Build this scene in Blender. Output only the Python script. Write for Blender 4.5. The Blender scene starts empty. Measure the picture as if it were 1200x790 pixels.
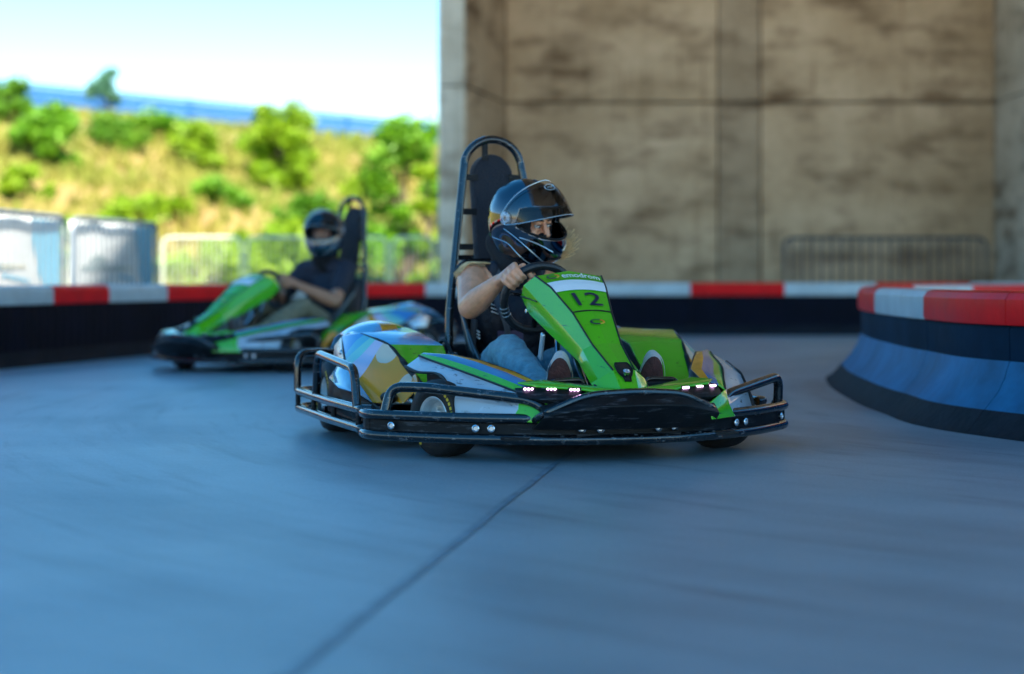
import bpy, bmesh, math, random
from mathutils import Vector, Matrix, noise
R = math.radians
V = Vector
random.seed(7)
scene = bpy.context.scene
COL = scene.collection

# ------------------------------------------------------------------ camera, sky, sun, exposure
cam_d = bpy.data.cameras.new("camera"); cam = bpy.data.objects.new("camera", cam_d); COL.objects.link(cam)
cam.location = (0, 0, 0.6); cam.rotation_euler = (R(90), 0, 0)
cam_d.sensor_width = 36; cam_d.lens = 36 * 2211 / 1200
cam_d.shift_y = -69.5 / 1200
cam_d.clip_end = 2000; cam_d.clip_start = 0.05
cam_d.dof.use_dof = True; cam_d.dof.focus_distance = 6.35; cam_d.dof.aperture_fstop = 1.5
scene.camera = cam

SUN_EL, SUN_AZ = 52, 158          # azimuth clockwise from +Y
w = bpy.data.worlds.new("World"); scene.world = w; w.use_nodes = True
wn = w.node_tree; wn.nodes.clear()
sky = wn.nodes.new('ShaderNodeTexSky'); sky.sky_type = 'NISHITA'; sky.sun_disc = False
sky.sun_elevation = R(SUN_EL); sky.sun_rotation = R(SUN_AZ)
sky.air_density = 1.0; sky.dust_density = 0.0; sky.ozone_density = 3.0
bg = wn.nodes.new('ShaderNodeBackground'); bg.inputs['Strength'].default_value = 0.085
wo = wn.nodes.new('ShaderNodeOutputWorld')
hs = wn.nodes.new('ShaderNodeHueSaturation'); hs.inputs['Saturation'].default_value = 1.33; hs.inputs['Hue'].default_value = 0.49
wn.links.new(sky.outputs[0], hs.inputs['Color']); wn.links.new(hs.outputs[0], bg.inputs[0]); wn.links.new(bg.outputs[0], wo.inputs[0])
sl = bpy.data.lights.new("sun", 'SUN'); sl.energy = 4.6; sl.angle = R(0.5); sl.color = (1, 0.94, 0.84)
so = bpy.data.objects.new("sun", sl); COL.objects.link(so)
sd = V((math.sin(R(SUN_AZ)) * math.cos(R(SUN_EL)), math.cos(R(SUN_AZ)) * math.cos(R(SUN_EL)), math.sin(R(SUN_EL))))
so.rotation_euler = sd.to_track_quat('Z', 'Y').to_euler(); so.location = sd * 50
vs = scene.view_settings
vs.view_transform = 'Standard'; vs.look = 'None'; vs.gamma = 1; vs.exposure = 1.95
try:
    scene.cycles.use_denoising = True; scene.cycles.max_bounces = 10; scene.cycles.transparent_max_bounces = 12
except Exception: pass

# ------------------------------------------------------------------ materials
MATS = {}
def mat(name, col, rough=0.5, metal=0.0, coat=0.0, ior=1.5, var=0.0, vscale=8.0, bump=0.0, bscale=40.0, stretch=(1, 1, 1), emit=None, estr=0.0, col2=None, trans=0.0, alpha=1.0, sss=0.0, rvar=0.0, sheen=0.0, spec=None):
    if name in MATS: return MATS[name]
    m = bpy.data.materials.new(name); m.use_nodes = True
    nt = m.node_tree; b = nt.nodes['Principled BSDF']
    b.inputs['Base Color'].default_value = (*col, 1); b.inputs['Roughness'].default_value = rough
    b.inputs['Metallic'].default_value = metal; b.inputs['IOR'].default_value = ior
    b.inputs['Coat Weight'].default_value = coat; b.inputs['Coat Roughness'].default_value = 0.05
    b.inputs['Transmission Weight'].default_value = trans; b.inputs['Alpha'].default_value = alpha
    b.inputs['Subsurface Weight'].default_value = sss; b.inputs['Subsurface Radius'].default_value = (0.02, 0.008, 0.004)
    b.inputs['Sheen Weight'].default_value = sheen
    if spec is not None: b.inputs['Specular IOR Level'].default_value = spec
    if emit: b.inputs['Emission Color'].default_value = (*emit, 1); b.inputs['Emission Strength'].default_value = estr
    if var or bump or col2 or rvar:
        tc = nt.nodes.new('ShaderNodeTexCoord'); mp = nt.nodes.new('ShaderNodeMapping'); mp.inputs['Scale'].default_value = stretch
        nt.links.new(tc.outputs['Object'], mp.inputs[0])
        n = nt.nodes.new('ShaderNodeTexNoise'); n.inputs['Scale'].default_value = vscale; n.inputs['Detail'].default_value = 8; n.inputs['Roughness'].default_value = .62
        nt.links.new(mp.outputs[0], n.inputs['Vector'])
        if var or col2:
            cr = nt.nodes.new('ShaderNodeValToRGB'); cr.color_ramp.elements[0].position = .35; cr.color_ramp.elements[1].position = .68
            c2 = col2 if col2 else tuple(min(1, c * (1 + var)) for c in col)
            c1 = col if col2 else tuple(c * (1 - var) for c in col)
            cr.color_ramp.elements[0].color = (*c1, 1); cr.color_ramp.elements[1].color = (*c2, 1)
            nt.links.new(n.outputs['Fac'], cr.inputs[0]); nt.links.new(cr.outputs[0], b.inputs['Base Color'])
        if rvar:
            mr = nt.nodes.new('ShaderNodeMapRange'); mr.inputs['To Min'].default_value = max(0.02, rough - rvar); mr.inputs['To Max'].default_value = min(1, rough + rvar)
            nt.links.new(n.outputs['Fac'], mr.inputs[0]); nt.links.new(mr.outputs[0], b.inputs['Roughness'])
        if bump:
            n2 = nt.nodes.new('ShaderNodeTexNoise'); n2.inputs['Scale'].default_value = bscale; n2.inputs['Detail'].default_value = 5
            nt.links.new(mp.outputs[0], n2.inputs['Vector'])
            bp = nt.nodes.new('ShaderNodeBump'); bp.inputs['Strength'].default_value = bump; bp.inputs['Distance'].default_value = .01
            nt.links.new(n2.outputs['Fac'], bp.inputs['Height']); nt.links.new(bp.outputs[0], b.inputs['Normal'])
    MATS[name] = m
    return m

def scuffed(m, scale, thr, col, st):
    """thin scratches and rubber marks of their own shape"""
    nt = m.node_tree; b = nt.nodes['Principled BSDF']; tc = nt.nodes.new('ShaderNodeTexCoord'); mp = nt.nodes.new('ShaderNodeMapping'); mp.inputs['Scale'].default_value = st; mp.inputs['Rotation'].default_value = (.3, .4, .2)
    nt.links.new(tc.outputs['Object'], mp.inputs[0]); n = nt.nodes.new('ShaderNodeTexNoise'); n.inputs['Scale'].default_value = scale; n.inputs['Detail'].default_value = 6; n.inputs['Roughness'].default_value = .7
    nt.links.new(mp.outputs[0], n.inputs['Vector']); r = nt.nodes.new('ShaderNodeMapRange'); r.inputs['From Min'].default_value = thr - .03; r.inputs['From Max'].default_value = thr + .03; nt.links.new(n.outputs['Fac'], r.inputs[0])
    mx = nt.nodes.new('ShaderNodeMix'); mx.data_type = 'RGBA'; mx.inputs[7].default_value = (*col, 1); nt.links.new(r.outputs[0], mx.inputs[0])
    if b.inputs['Base Color'].links: nt.links.new(b.inputs['Base Color'].links[0].from_socket, mx.inputs[6])
    else: mx.inputs[6].default_value = b.inputs['Base Color'].default_value
    nt.links.new(mx.outputs[2], b.inputs['Base Color']); return m
GREEN = (0.075, 0.46, 0.006)
M_green = scuffed(mat('green_paint', GREEN, .22, coat=.55, rvar=.08, var=.06, vscale=5, bump=.02, bscale=30), 30, .65, (.03, .09, .012), (.4, 1, 3))
M_white = scuffed(mat('white_decal', (.44, .50, .56), .25, coat=.5, var=.06, vscale=6, rvar=.1), 22, .62, (.16, .17, .18), (.4, 1, 3))
M_blue = mat('blue_decal', (.05, .17, .36), .22, coat=.6, var=.1, vscale=8)
M_sky = mat('light_blue_decal_and_reflection', (.12, .42, .72), .2, coat=.7, var=.15, vscale=9)  # decal blue; also the painted sky reflection on the right pod top
M_orange = mat('orange_decal', (.75, .28, .01), .25, coat=.4, var=.2, vscale=14)
M_black = scuffed(mat('black_plastic', (.006, .006, .007), .5, var=.3, vscale=20, bump=.1, bscale=120, spec=.22), 16, .59, (.05, .05, .055), (.5, .5, 5))
M_tube = scuffed(mat('black_powder_coated_tube', (.005, .006, .008), .24, coat=.6, bump=.12, bscale=60, rvar=.14, vscale=18), 26, .61, (.10, .10, .105), (1, 1, 3))
M_seam = mat('black_seam', (.008, .008, .008), .5)
M_rubber = mat('tyre_rubber', (.014, .014, .015), .62, bump=.25, bscale=90, var=.3, vscale=25)
M_rim = mat('rim_aluminium', (.75, .74, .72), .38, metal=.45, var=.15, vscale=30)
M_steel = mat('bright_steel', (.6, .6, .62), .25, metal=1)
M_chrome = mat('column_steel', (.3, .3, .34), .2, metal=1)
M_led = mat('led', (1, .8, 1), .3, emit=(1, .55, 1), estr=2.2)
M_led_off = mat('led_off', (.5, .5, .52), .25)
M_yellow = mat('yellow_print', (.7, .5, .03), .5)
M_seat = mat('seat_shell', (.02, .022, .026), .35, coat=.3, bump=.1, bscale=80)
M_fabric = mat('black_padding', (.008, .009, .016), .85, bump=.5, bscale=160, sheen=.2)
M_number = mat('navy_print', (.005, .01, .05), .4)
M_print = mat('white_print', (.8, .82, .82), .4)
M_skin = mat('skin', (.74, .32, .18), .40, var=.16, vscale=22, bump=.06, bscale=160, sss=.12)
M_skin2 = mat('skin_tanned', (.42, .19, .11), .45, var=.12, vscale=14, bump=.06, bscale=160, sss=.1)
M_lip = mat('eye_white', (.5, .48, .46), .2, coat=.5)
M_iris = mat('iris', (.015, .02, .02), .15, coat=.8)
M_brow = mat('eyebrow_hair', (.06, .03, .018), .7)
M_hair = mat('blonde_hair', (.78, .50, .24), .45, var=.3, vscale=30)
M_jeans = mat('denim', (.11, .27, .35), .8, var=.22, vscale=30, bump=.4, bscale=220, sheen=.1)
M_khaki = mat('khaki_cloth', (.2, .17, .11), .85, var=.15, vscale=12, bump=.3, bscale=150)
M_vest = mat('black_vest', (.008, .009, .018), .7, var=.3, vscale=16, bump=.6, bscale=45)
M_navy = mat('dark_t_shirt', (.014, .016, .03), .8, bump=.4, bscale=60)
M_strap = mat('harness_webbing', (.05, .06, .08), .6, bump=.4, bscale=140)
M_helmet = mat('helmet_gloss_black', (.10, .105, .125), .07, metal=1.0, coat=.5)
M_helmet2 = mat('helmet_gloss_blue', (.006, .035, .06), .12, coat=.5, ior=1.7)
M_liner = mat('balaclava', (.006, .006, .009), .9, bump=.4, bscale=120)
M_sole = mat('shoe_sole', (.07, .018, .014), .8, bump=.7, bscale=110, var=.3, vscale=40)
M_shoe = mat('shoe_upper', (.5, .46, .44), .7, bump=.3, bscale=80)
M_shoe2 = mat('dark_shoe_upper', (.08, .07, .07), .7, bump=.3, bscale=80)
M_wheelgrip = mat('steering_wheel_grip', (.01, .011, .014), .4, bump=.3, bscale=150)
M_silver_trim = mat('silver_trim', (.5, .6, .66), .25, metal=.6)

def visor_mat():
    m = bpy.data.materials.new('clear_visor'); m.use_nodes = True; nt = m.node_tree; nt.nodes.clear()
    o = nt.nodes.new('ShaderNodeOutputMaterial'); t = nt.nodes.new('ShaderNodeBsdfTransparent'); t.inputs[0].default_value = (.84, .82, .80, 1)
    g = nt.nodes.new('ShaderNodeBsdfGlossy'); g.inputs['Roughness'].default_value = .04
    fr = nt.nodes.new('ShaderNodeFresnel'); fr.inputs[0].default_value = 1.5
    mx = nt.nodes.new('ShaderNodeMixShader')
    nt.links.new(fr.outputs[0], mx.inputs[0]); nt.links.new(t.outputs[0], mx.inputs[1]); nt.links.new(g.outputs[0], mx.inputs[2]); nt.links.new(mx.outputs[0], o.inputs[0])
    return m
M_visor = visor_mat()

def wrap_mat():
    """printed vinyl wrap on the side pod: blue, pale, orange with white shapes, green"""
    m = bpy.data.materials.new('printed_wrap'); m.use_nodes = True; nt = m.node_tree; b = nt.nodes['Principled BSDF']
    b.inputs['Roughness'].default_value = .25; b.inputs['Coat Weight'].default_value = .3
    tc = nt.nodes.new('ShaderNodeTexCoord'); sp = nt.nodes.new('ShaderNodeSeparateXYZ'); nt.links.new(tc.outputs['Object'], sp.inputs[0])
    ns = nt.nodes.new('ShaderNodeTexNoise'); ns.inputs['Scale'].default_value = 7; ns.inputs['Detail'].default_value = 1.5
    nt.links.new(tc.outputs['Object'], ns.inputs['Vector'])
    m1 = nt.nodes.new('ShaderNodeMath'); m1.operation = 'MULTIPLY_ADD'; m1.inputs[1].default_value = -.35
    nt.links.new(sp.outputs['Z'], m1.inputs[0]); nt.links.new(sp.outputs['X'], m1.inputs[2])
    ns.inputs['Scale'].default_value = 4; ns.inputs['Detail'].default_value = 0
    m2 = nt.nodes.new('ShaderNodeMath'); m2.operation = 'MULTIPLY_ADD'; m2.inputs[1].default_value = .22
    nt.links.new(ns.outputs['Fac'], m2.inputs[0]); nt.links.new(m1.outputs[0], m2.inputs[2])
    mr = nt.nodes.new('ShaderNodeMapRange'); mr.inputs['From Min'].default_value = -.88; mr.inputs['From Max'].default_value = -.10
    nt.links.new(m2.outputs[0], mr.inputs[0])
    cr = nt.nodes.new('ShaderNodeValToRGB'); cr.color_ramp.interpolation = 'CONSTANT'
    e = cr.color_ramp.elements
    e[0].position = 0; e[0].color = (.03, .26, .62, 1); e[1].position = .27; e[1].color = (.10, .46, .60, 1)
    for p, c in ((.33, (.22, .62, .55, 1)), (.39, (.58, .55, .72, 1)), (.50, (.78, .30, .008, 1)), (.93, (*GREEN, 1))):
        x = e.new(p); x.color = c
    nt.links.new(mr.outputs[0], cr.inputs[0])
    # cream shapes inside the orange field
    mp = nt.nodes.new('ShaderNodeMapping'); mp.inputs['Scale'].default_value = (1.0, 1, .55); mp.inputs['Location'].default_value = (.31, 0, .12); nt.links.new(tc.outputs['Object'], mp.inputs[0])
    n3 = nt.nodes.new('ShaderNodeTexNoise'); n3.inputs['Scale'].default_value = 9; n3.inputs['Detail'].default_value = 0; nt.links.new(mp.outputs[0], n3.inputs['Vector'])
    r3 = nt.nodes.new('ShaderNodeValToRGB'); r3.color_ramp.interpolation = 'CONSTANT'; r3.color_ramp.elements[0].color = (0, 0, 0, 1); r3.color_ramp.elements[1].position = .525; r3.color_ramp.elements[1].color = (1, 1, 1, 1)
    nt.links.new(n3.outputs['Fac'], r3.inputs[0])
    g1 = nt.nodes.new('ShaderNodeMath'); g1.operation = 'GREATER_THAN'; g1.inputs[1].default_value = .50; nt.links.new(mr.outputs[0], g1.inputs[0])
    g2 = nt.nodes.new('ShaderNodeMath'); g2.operation = 'LESS_THAN'; g2.inputs[1].default_value = .90; nt.links.new(mr.outputs[0], g2.inputs[0])
    g3 = nt.nodes.new('ShaderNodeMath'); g3.operation = 'MULTIPLY'; nt.links.new(g1.outputs[0], g3.inputs[0]); nt.links.new(g2.outputs[0], g3.inputs[1])
    g4 = nt.nodes.new('ShaderNodeMath'); g4.operation = 'MULTIPLY'; nt.links.new(g3.outputs[0], g4.inputs[0]); nt.links.new(r3.outputs[0], g4.inputs[1])
    mx = nt.nodes.new('ShaderNodeMix'); mx.data_type = 'RGBA'; mx.inputs[7].default_value = (.68, .56, .42, 1)
    nt.links.new(g4.outputs[0], mx.inputs[0]); nt.links.new(cr.outputs[0], mx.inputs[6]); nt.links.new(mx.outputs[2], b.inputs['Base Color'])
    return m
M_wrap = wrap_mat()

# ------------------------------------------------------------------ helpers
def link(o, parent=None):
    COL.objects.link(o)
    if parent: o.parent = parent
    return o
def tag(o, label=None, cat=None, group=None, kind=None):
    if label: o['label'] = label
    if cat: o['category'] = cat
    if group: o['group'] = group
    if kind: o['kind'] = kind
    return o
def empty(name, loc=(0, 0, 0), rz=0, label=None, cat=None, group=None):
    o = bpy.data.objects.new(name, None); o.location = loc; o.rotation_euler = (0, 0, rz); o.empty_display_size = .2
    link(o); tag(o, label, cat, group); return o
def mesh_obj(name, verts, faces, mats, parent=None, fmat=None, smooth=False, angle=35):
    me = bpy.data.meshes.new(name); me.from_pydata([tuple(v) for v in verts], [], faces)
    if not isinstance(mats, (list, tuple)): mats = [mats]
    for m in mats: me.materials.append(m)
    if fmat:
        for i, f in enumerate(me.polygons): f.material_index = fmat[i]
    me.update()
    o = bpy.data.objects.new(name, me); link(o, parent)
    if smooth:
        for p in me.polygons: p.use_smooth = True
        if angle < 179:
            try: me.set_sharp_from_angle(angle=R(angle))
            except Exception: pass
    return o
def bake(o):
    dg = bpy.context.evaluated_depsgraph_get(); dg.update()
    me = bpy.data.meshes.new_from_object(o.evaluated_get(dg))
    o.modifiers.clear(); o.data = me
    return o
def solid(o, t=.006, bevel=0.0, offset=-1, segs=2):
    m = o.modifiers.new('s', 'SOLIDIFY'); m.thickness = t; m.offset = offset
    if bevel:
        b = o.modifiers.new('b', 'BEVEL'); b.width = bevel; b.segments = segs; b.limit_method = 'ANGLE'; b.angle_limit = R(25)
    return o
class MB:
    def __init__(s): s.v = []; s.f = []; s.m = []
    def add(s, v, f, mi=0):
        n = len(s.v); s.v += [V(p) for p in v]; s.f += [tuple(i + n for i in q) for q in f]; s.m += [mi] * len(f); return s
    def box(s, c, sz, rot=None, mi=0, taper=1.0):
        x, y, z = [q / 2 for q in sz]; vs_ = [V((i * x * (taper if k > 0 else 1), j * y * (taper if k > 0 else 1), k * z)) for k in (-1, 1) for j in (-1, 1) for i in (-1, 1)]
        if rot is not None: vs_ = [rot @ p for p in vs_]
        vs_ = [p + V(c) for p in vs_]
        return s.add(vs_, [(0, 2, 3, 1), (4, 5, 7, 6), (0, 1, 5, 4), (2, 6, 7, 3), (0, 4, 6, 2), (1, 3, 7, 5)], mi)
    def tube(s, pts, r, seg=10, closed=False, cap=True, mi=0, flat=None):
        pts = [V(p) for p in pts]; n = len(pts)
        rs = r if isinstance(r, (list, tuple)) else [r] * n
        rings = []; up = None
        for i in range(n):
            a = pts[(i - 1) % n] if (closed or i > 0) else pts[i]; b = pts[(i + 1) % n] if (closed or i < n - 1) else pts[i]
            t = (b - a).normalized()
            if up is None:
                up = V((0, 0, 1)) if abs(t.z) < .9 else V((1, 0, 0))
                up = (up - t * up.dot(t)).normalized()
            else: up = (up - t * up.dot(t)).normalized()
            sd_ = t.cross(up)
            rings.append([pts[i] + (up * math.sin(q) * (flat or 1) + sd_ * math.cos(q)) * rs[i] for q in [2 * math.pi * k / seg for k in range(seg)]])
        vs_ = [p for rg in rings for p in rg]; fs = []
        m = n if closed else n - 1
        for i in range(m):
            for k in range(seg):
                a = i * seg + k; b = i * seg + (k + 1) % seg; c = ((i + 1) % n) * seg + (k + 1) % seg; d = ((i + 1) % n) * seg + k
                fs.append((a, d, c, b))
        if cap and not closed:
            fs.append(tuple(range(seg))); fs.append(tuple(reversed(range((n - 1) * seg, n * seg))))
        return s.add(vs_, fs, mi)
    def ellip(s, c, r, rot=None, seg=16, ring=10, mi=0):
        vs_ = []; fs = []
        for i in range(ring + 1):
            ph = math.pi * i / ring
            for k in range(seg):
                q = 2 * math.pi * k / seg
                p = V((r[0] * math.sin(ph) * math.cos(q), r[1] * math.sin(ph) * math.sin(q), r[2] * math.cos(ph)))
                if i in (0, ring): p = V((1e-5 * math.cos(q), 1e-5 * math.sin(q), p.z))
                if rot is not None: p = rot @ p
                vs_.append(p + V(c))
        for i in range(ring):
            for k in range(seg):
                fs.append((i * seg + k, (i + 1) * seg + k, (i + 1) * seg + (k + 1) % seg, i * seg + (k + 1) % seg))
        return s.add(vs_, fs, mi)
    def cap(s, p0, r0, p1, r1, seg=14, mi=0):
        """tapered capsule"""
        p0, p1 = V(p0), V(p1); d = (p1 - p0); L = d.length or 1e-5; t = d / L
        pts = []; rs = []
        for k in range(5):
            q = math.pi / 2 * (1 - k / 4); pts.append(p0 - t * r0 * math.sin(q)); rs.append(max(1e-4, r0 * math.cos(q)))
        for k in range(1, 4): pts.append(p0 + d * k / 4); rs.append(r0 + (r1 - r0) * k / 4)
        for k in range(5):
            q = math.pi / 2 * k / 4; pts.append(p1 + t * r1 * math.sin(q)); rs.append(max(1e-4, r1 * math.cos(q)))
        return s.tube(pts, rs, seg, mi=mi)
    def cyl(s, c, axis, r, h, seg=24, mi=0, r2=None):
        ax = V(axis).normalized(); return s.tube([V(c) - ax * h / 2, V(c) + ax * h / 2], [r, r if r2 is None else r2], seg, mi=mi)
    def lathe(s, c, axis, prof, seg=32, mi=0, ref=None):
        """prof: list of (axial, radius)"""
        ax = V(axis).normalized(); u = V((0, 0, 1)) if abs(ax.z) < .9 else V((1, 0, 0)); u = (u - ax * u.dot(ax)).normalized(); w_ = ax.cross(u)
        vs_ = []; n = len(prof)
        for (h, r) in prof:
            for k in range(seg):
                q = 2 * math.pi * k / seg; vs_.append(V(c) + ax * h + (u * math.cos(q) + w_ * math.sin(q)) * r)
        fs = [(i * seg + k, i * seg + (k + 1) % seg, (i + 1) * seg + (k + 1) % seg, (i + 1) * seg + k) for i in range(n - 1) for k in range(seg)]
        return s.add(vs_, fs, mi)
    def build(s, name, mats, parent=None, smooth=True, angle=35):
        return mesh_obj(name, s.v, s.f, mats, parent, s.m, smooth, angle)
def remesh(o, vox=.005, it=4):
    m = o.modifiers.new('r', 'REMESH'); m.mode = 'VOXEL'; m.voxel_size = vox; m.use_smooth_shade = True
    k = o.modifiers.new('k', 'SMOOTH'); k.factor = .5; k.iterations = it
    mats = [q for q in o.data.materials]
    bake(o)
    o.data.materials.clear()
    o.data.materials.append(mats[0])
    for p in o.data.polygons: p.use_smooth = True; p.material_index = 0
    return o
def smoothpath(pts, n=6, closed=False):
    """Catmull-Rom"""
    P = [V(p) for p in pts]; N = len(P); out = []
    m = N if closed else N - 1
    for i in range(m):
        p0 = P[(i - 1) % N] if (closed or i > 0) else P[0]; p1 = P[i]; p2 = P[(i + 1) % N]; p3 = P[(i + 2) % N] if (closed or i < N - 2) else P[-1]
        for k in range(n):
            t = k / n
            out.append(.5 * ((2 * p1) + (p2 - p0) * t + (2 * p0 - 5 * p1 + 4 * p2 - p3) * t * t + (3 * p1 - p0 - 3 * p2 + p3) * t ** 3))
    if not closed: out.append(P[-1])
    return out
def roundpath(pts, r=.04, n=6):
    """polyline with filleted corners"""
    P = [V(p) for p in pts]; out = [P[0]]
    for i in range(1, len(P) - 1):
        a = (P[i - 1] - P[i]); b = (P[i + 1] - P[i]); q = min(r, a.length * .48, b.length * .48)
        s_, e_ = P[i] + a.normalized() * q, P[i] + b.normalized() * q
        for k in range(n + 1):
            t = k / n; out.append(s_ * (1 - t) ** 2 + P[i] * 2 * t * (1 - t) + e_ * t * t)
    out.append(P[-1]); return out
def copy_tree(o, parent=None, skip=()):
    c = o.copy(); COL.objects.link(c); c.parent = parent
    for ch in list(o.children):
        if ch.name.split('.')[0] in skip: continue
        copy_tree(ch, c, skip)
    return c
def grid(fn, nu, nv, mi=None):
    vs_ = []; fs = []; ms = []
    for i in range(nu + 1):
        for j in range(nv + 1): vs_.append(V(fn(i / nu, j / nv)))
    for i in range(nu):
        for j in range(nv):
            fs.append((i * (nv + 1) + j, (i + 1) * (nv + 1) + j, (i + 1) * (nv + 1) + j + 1, i * (nv + 1) + j + 1))
            ms.append(mi((i + .5) / nu, (j + .5) / nv) if mi else 0)
    return vs_, fs, ms

# ================================================================== THE SETTING
M_concrete_floor = mat('track_concrete', (.13, .175, .205), .42, col2=(.19, .235, .26), vscale=1.1, bump=.25, bscale=14, stretch=(1, 1, 1), rvar=.1)
def floor_nodes(m):
    nt = m.node_tree; b = nt.nodes['Principled BSDF']
    tc = nt.nodes.new('ShaderNodeTexCoord')
    def nz(scale, st, det=6, rot=0.0):
        mp = nt.nodes.new('ShaderNodeMapping'); mp.inputs['Scale'].default_value = st; mp.inputs['Rotation'].default_value = (0, 0, rot)
        nt.links.new(tc.outputs['Object'], mp.inputs[0])
        n = nt.nodes.new('ShaderNodeTexNoise'); n.inputs['Scale'].default_value = scale; n.inputs['Detail'].default_value = det; n.inputs['Roughness'].default_value = .65
        nt.links.new(mp.outputs[0], n.inputs['Vector']); return n
    def ramp(n, p0, c0, p1, c1):
        r = nt.nodes.new('ShaderNodeValToRGB'); r.color_ramp.elements[0].position = p0; r.color_ramp.elements[0].color = (*c0, 1)
        r.color_ramp.elements[1].position = p1; r.color_ramp.elements[1].color = (*c1, 1); nt.links.new(n.outputs['Fac'], r.inputs[0]); return r
    base = ramp(nz(.9, (1, 1, 1)), .3, FLOOR_A, .7, FLOOR_B)
    # tyre rubber laid down along the racing line (an arc: stretched noise)
    # polar coordinates round the island, so that the marks follow the bend
    sp = nt.nodes.new('ShaderNodeVectorMath'); sp.operation = 'SUBTRACT'; sp.inputs[1].default_value = (6.5, 9.5, 0); nt.links.new(tc.outputs['Object'], sp.inputs[0])
    ln = nt.nodes.new('ShaderNodeVectorMath'); ln.operation = 'LENGTH'; nt.links.new(sp.outputs[0], ln.inputs[0])
    sx_ = nt.nodes.new('ShaderNodeSeparateXYZ'); nt.links.new(sp.outputs[0], sx_.inputs[0])
    an = nt.nodes.new('ShaderNodeMath'); an.operation = 'ARCTAN2'; nt.links.new(sx_.outputs['Y'], an.inputs[0]); nt.links.new(sx_.outputs['X'], an.inputs[1])
    ab = nt.nodes.new('ShaderNodeMath'); ab.operation = 'ABSOLUTE'; nt.links.new(an.outputs[0], ab.inputs[0])
    cx = nt.nodes.new('ShaderNodeCombineXYZ'); nt.links.new(ln.outputs['Value'], cx.inputs[0])
    am = nt.nodes.new('ShaderNodeMath'); am.operation = 'MULTIPLY'; am.inputs[1].default_value = .9; nt.links.new(ab.outputs[0], am.inputs[0]); nt.links.new(am.outputs[0], cx.inputs[1])
    def pol(scale, p0, c0, p1, c1, det=6):
        n = nt.nodes.new('ShaderNodeTexNoise'); n.inputs['Scale'].default_value = scale; n.inputs['Detail'].default_value = det; n.inputs['Roughness'].default_value = .6; nt.links.new(cx.outputs[0], n.inputs['Vector']); return ramp(n, p0, c0, p1, c1)
    rub = pol(2.4, .45, (1, 1, 1), .72, (.60, .61, .63))
    rub2 = pol(9, .56, (1, 1, 1), .70, (.74, .75, .77), 3)
    mr_ = nt.nodes.new('ShaderNodeMix'); mr_.data_type = 'RGBA'; mr_.blend_type = 'MULTIPLY'; mr_.inputs[0].default_value = 1
    nt.links.new(rub.outputs[0], mr_.inputs[6]); nt.links.new(rub2.outputs[0], mr_.inputs[7])
    fine = ramp(nz(90, (1, 1, 1), 6), .3, (.78, .78, .78), .7, (1.1, 1.1, 1.1))
    m1 = nt.nodes.new('ShaderNodeMix'); m1.data_type = 'RGBA'; m1.blend_type = 'MULTIPLY'; m1.inputs[0].default_value = 1
    m2 = nt.nodes.new('ShaderNodeMix'); m2.data_type = 'RGBA'; m2.blend_type = 'MULTIPLY'; m2.inputs[0].default_value = 1
    nt.links.new(base.outputs[0], m1.inputs[6]); nt.links.new(mr_.outputs[2], m1.inputs[7])
    nt.links.new(m1.outputs[2], m2.inputs[6]); nt.links.new(fine.outputs[0], m2.inputs[7]); nt.links.new(m2.outputs[2], b.inputs['Base Color'])
FLOOR_A = (.26, .325, .355); FLOOR_B = (.355, .42, .45)
floor_nodes(M_concrete_floor)
M_joint = mat('joint_filler', (.165, .235, .285), .45, var=.3, vscale=12)
M_dirt = mat('dry_verge', (.34, .28, .18), .95, col2=(.26, .22, .12), vscale=.8, bump=.6, bscale=9)
M_hill = mat('dry_grass_slope', (.26, .17, .055), .95, col2=(.14, .165, .012), vscale=.35, bump=.8, bscale=3, stretch=(1, 1, 2.2))
M_tuft = mat('grass_tuft', (.27, .215, .035), .8, col2=(.125, .20, .008), vscale=.3)

# ground sheets
s = 400
track = mesh_obj('track_surface', [(-9, -6, 0), (22, -6, 0), (22, 26, 0), (-9, 26, 0)], [(0, 1, 2, 3)], M_concrete_floor)
tag(track, 'smooth blue-grey concrete race track floor', kind='structure')
gr = mesh_obj('ground', [(-s, -s, -.03), (s, -s, -.03), (s, s, -.03), (-s, s, -.03)], [(0, 1, 2, 3)], M_dirt)
tag(gr, 'dry ground round the track', kind='structure')
# expansion joint across the track: narrow filler strip with uneven edges
jv = []; jf = []
P0, P1 = V((-.614, 1.0)), V((.77, 10.3)); dj = (P1 - P0).normalized(); nj = V((-dj.y, dj.x)); N = 160
for i in range(N + 1):
    c = P0 + (P1 - P0) * i / N; w1 = .011 + .004 * noise.noise((i * .35, 0, 0)); w2 = .011 + .004 * noise.noise((i * .35, 5, 0))
    cc = c + nj * .01 * noise.noise((i * .08, 9, 1))
    a = cc - nj * w1; b_ = cc + nj * w2; jv += [(a.x, a.y, .003), (b_.x, b_.y, .003)]
jf = [(2 * i, 2 * i + 1, 2 * i + 3, 2 * i + 2) for i in range(N)]
tag(mesh_obj('expansion_joint', jv, jf, M_joint), 'dark expansion joint running across the concrete', kind='structure')

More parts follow.
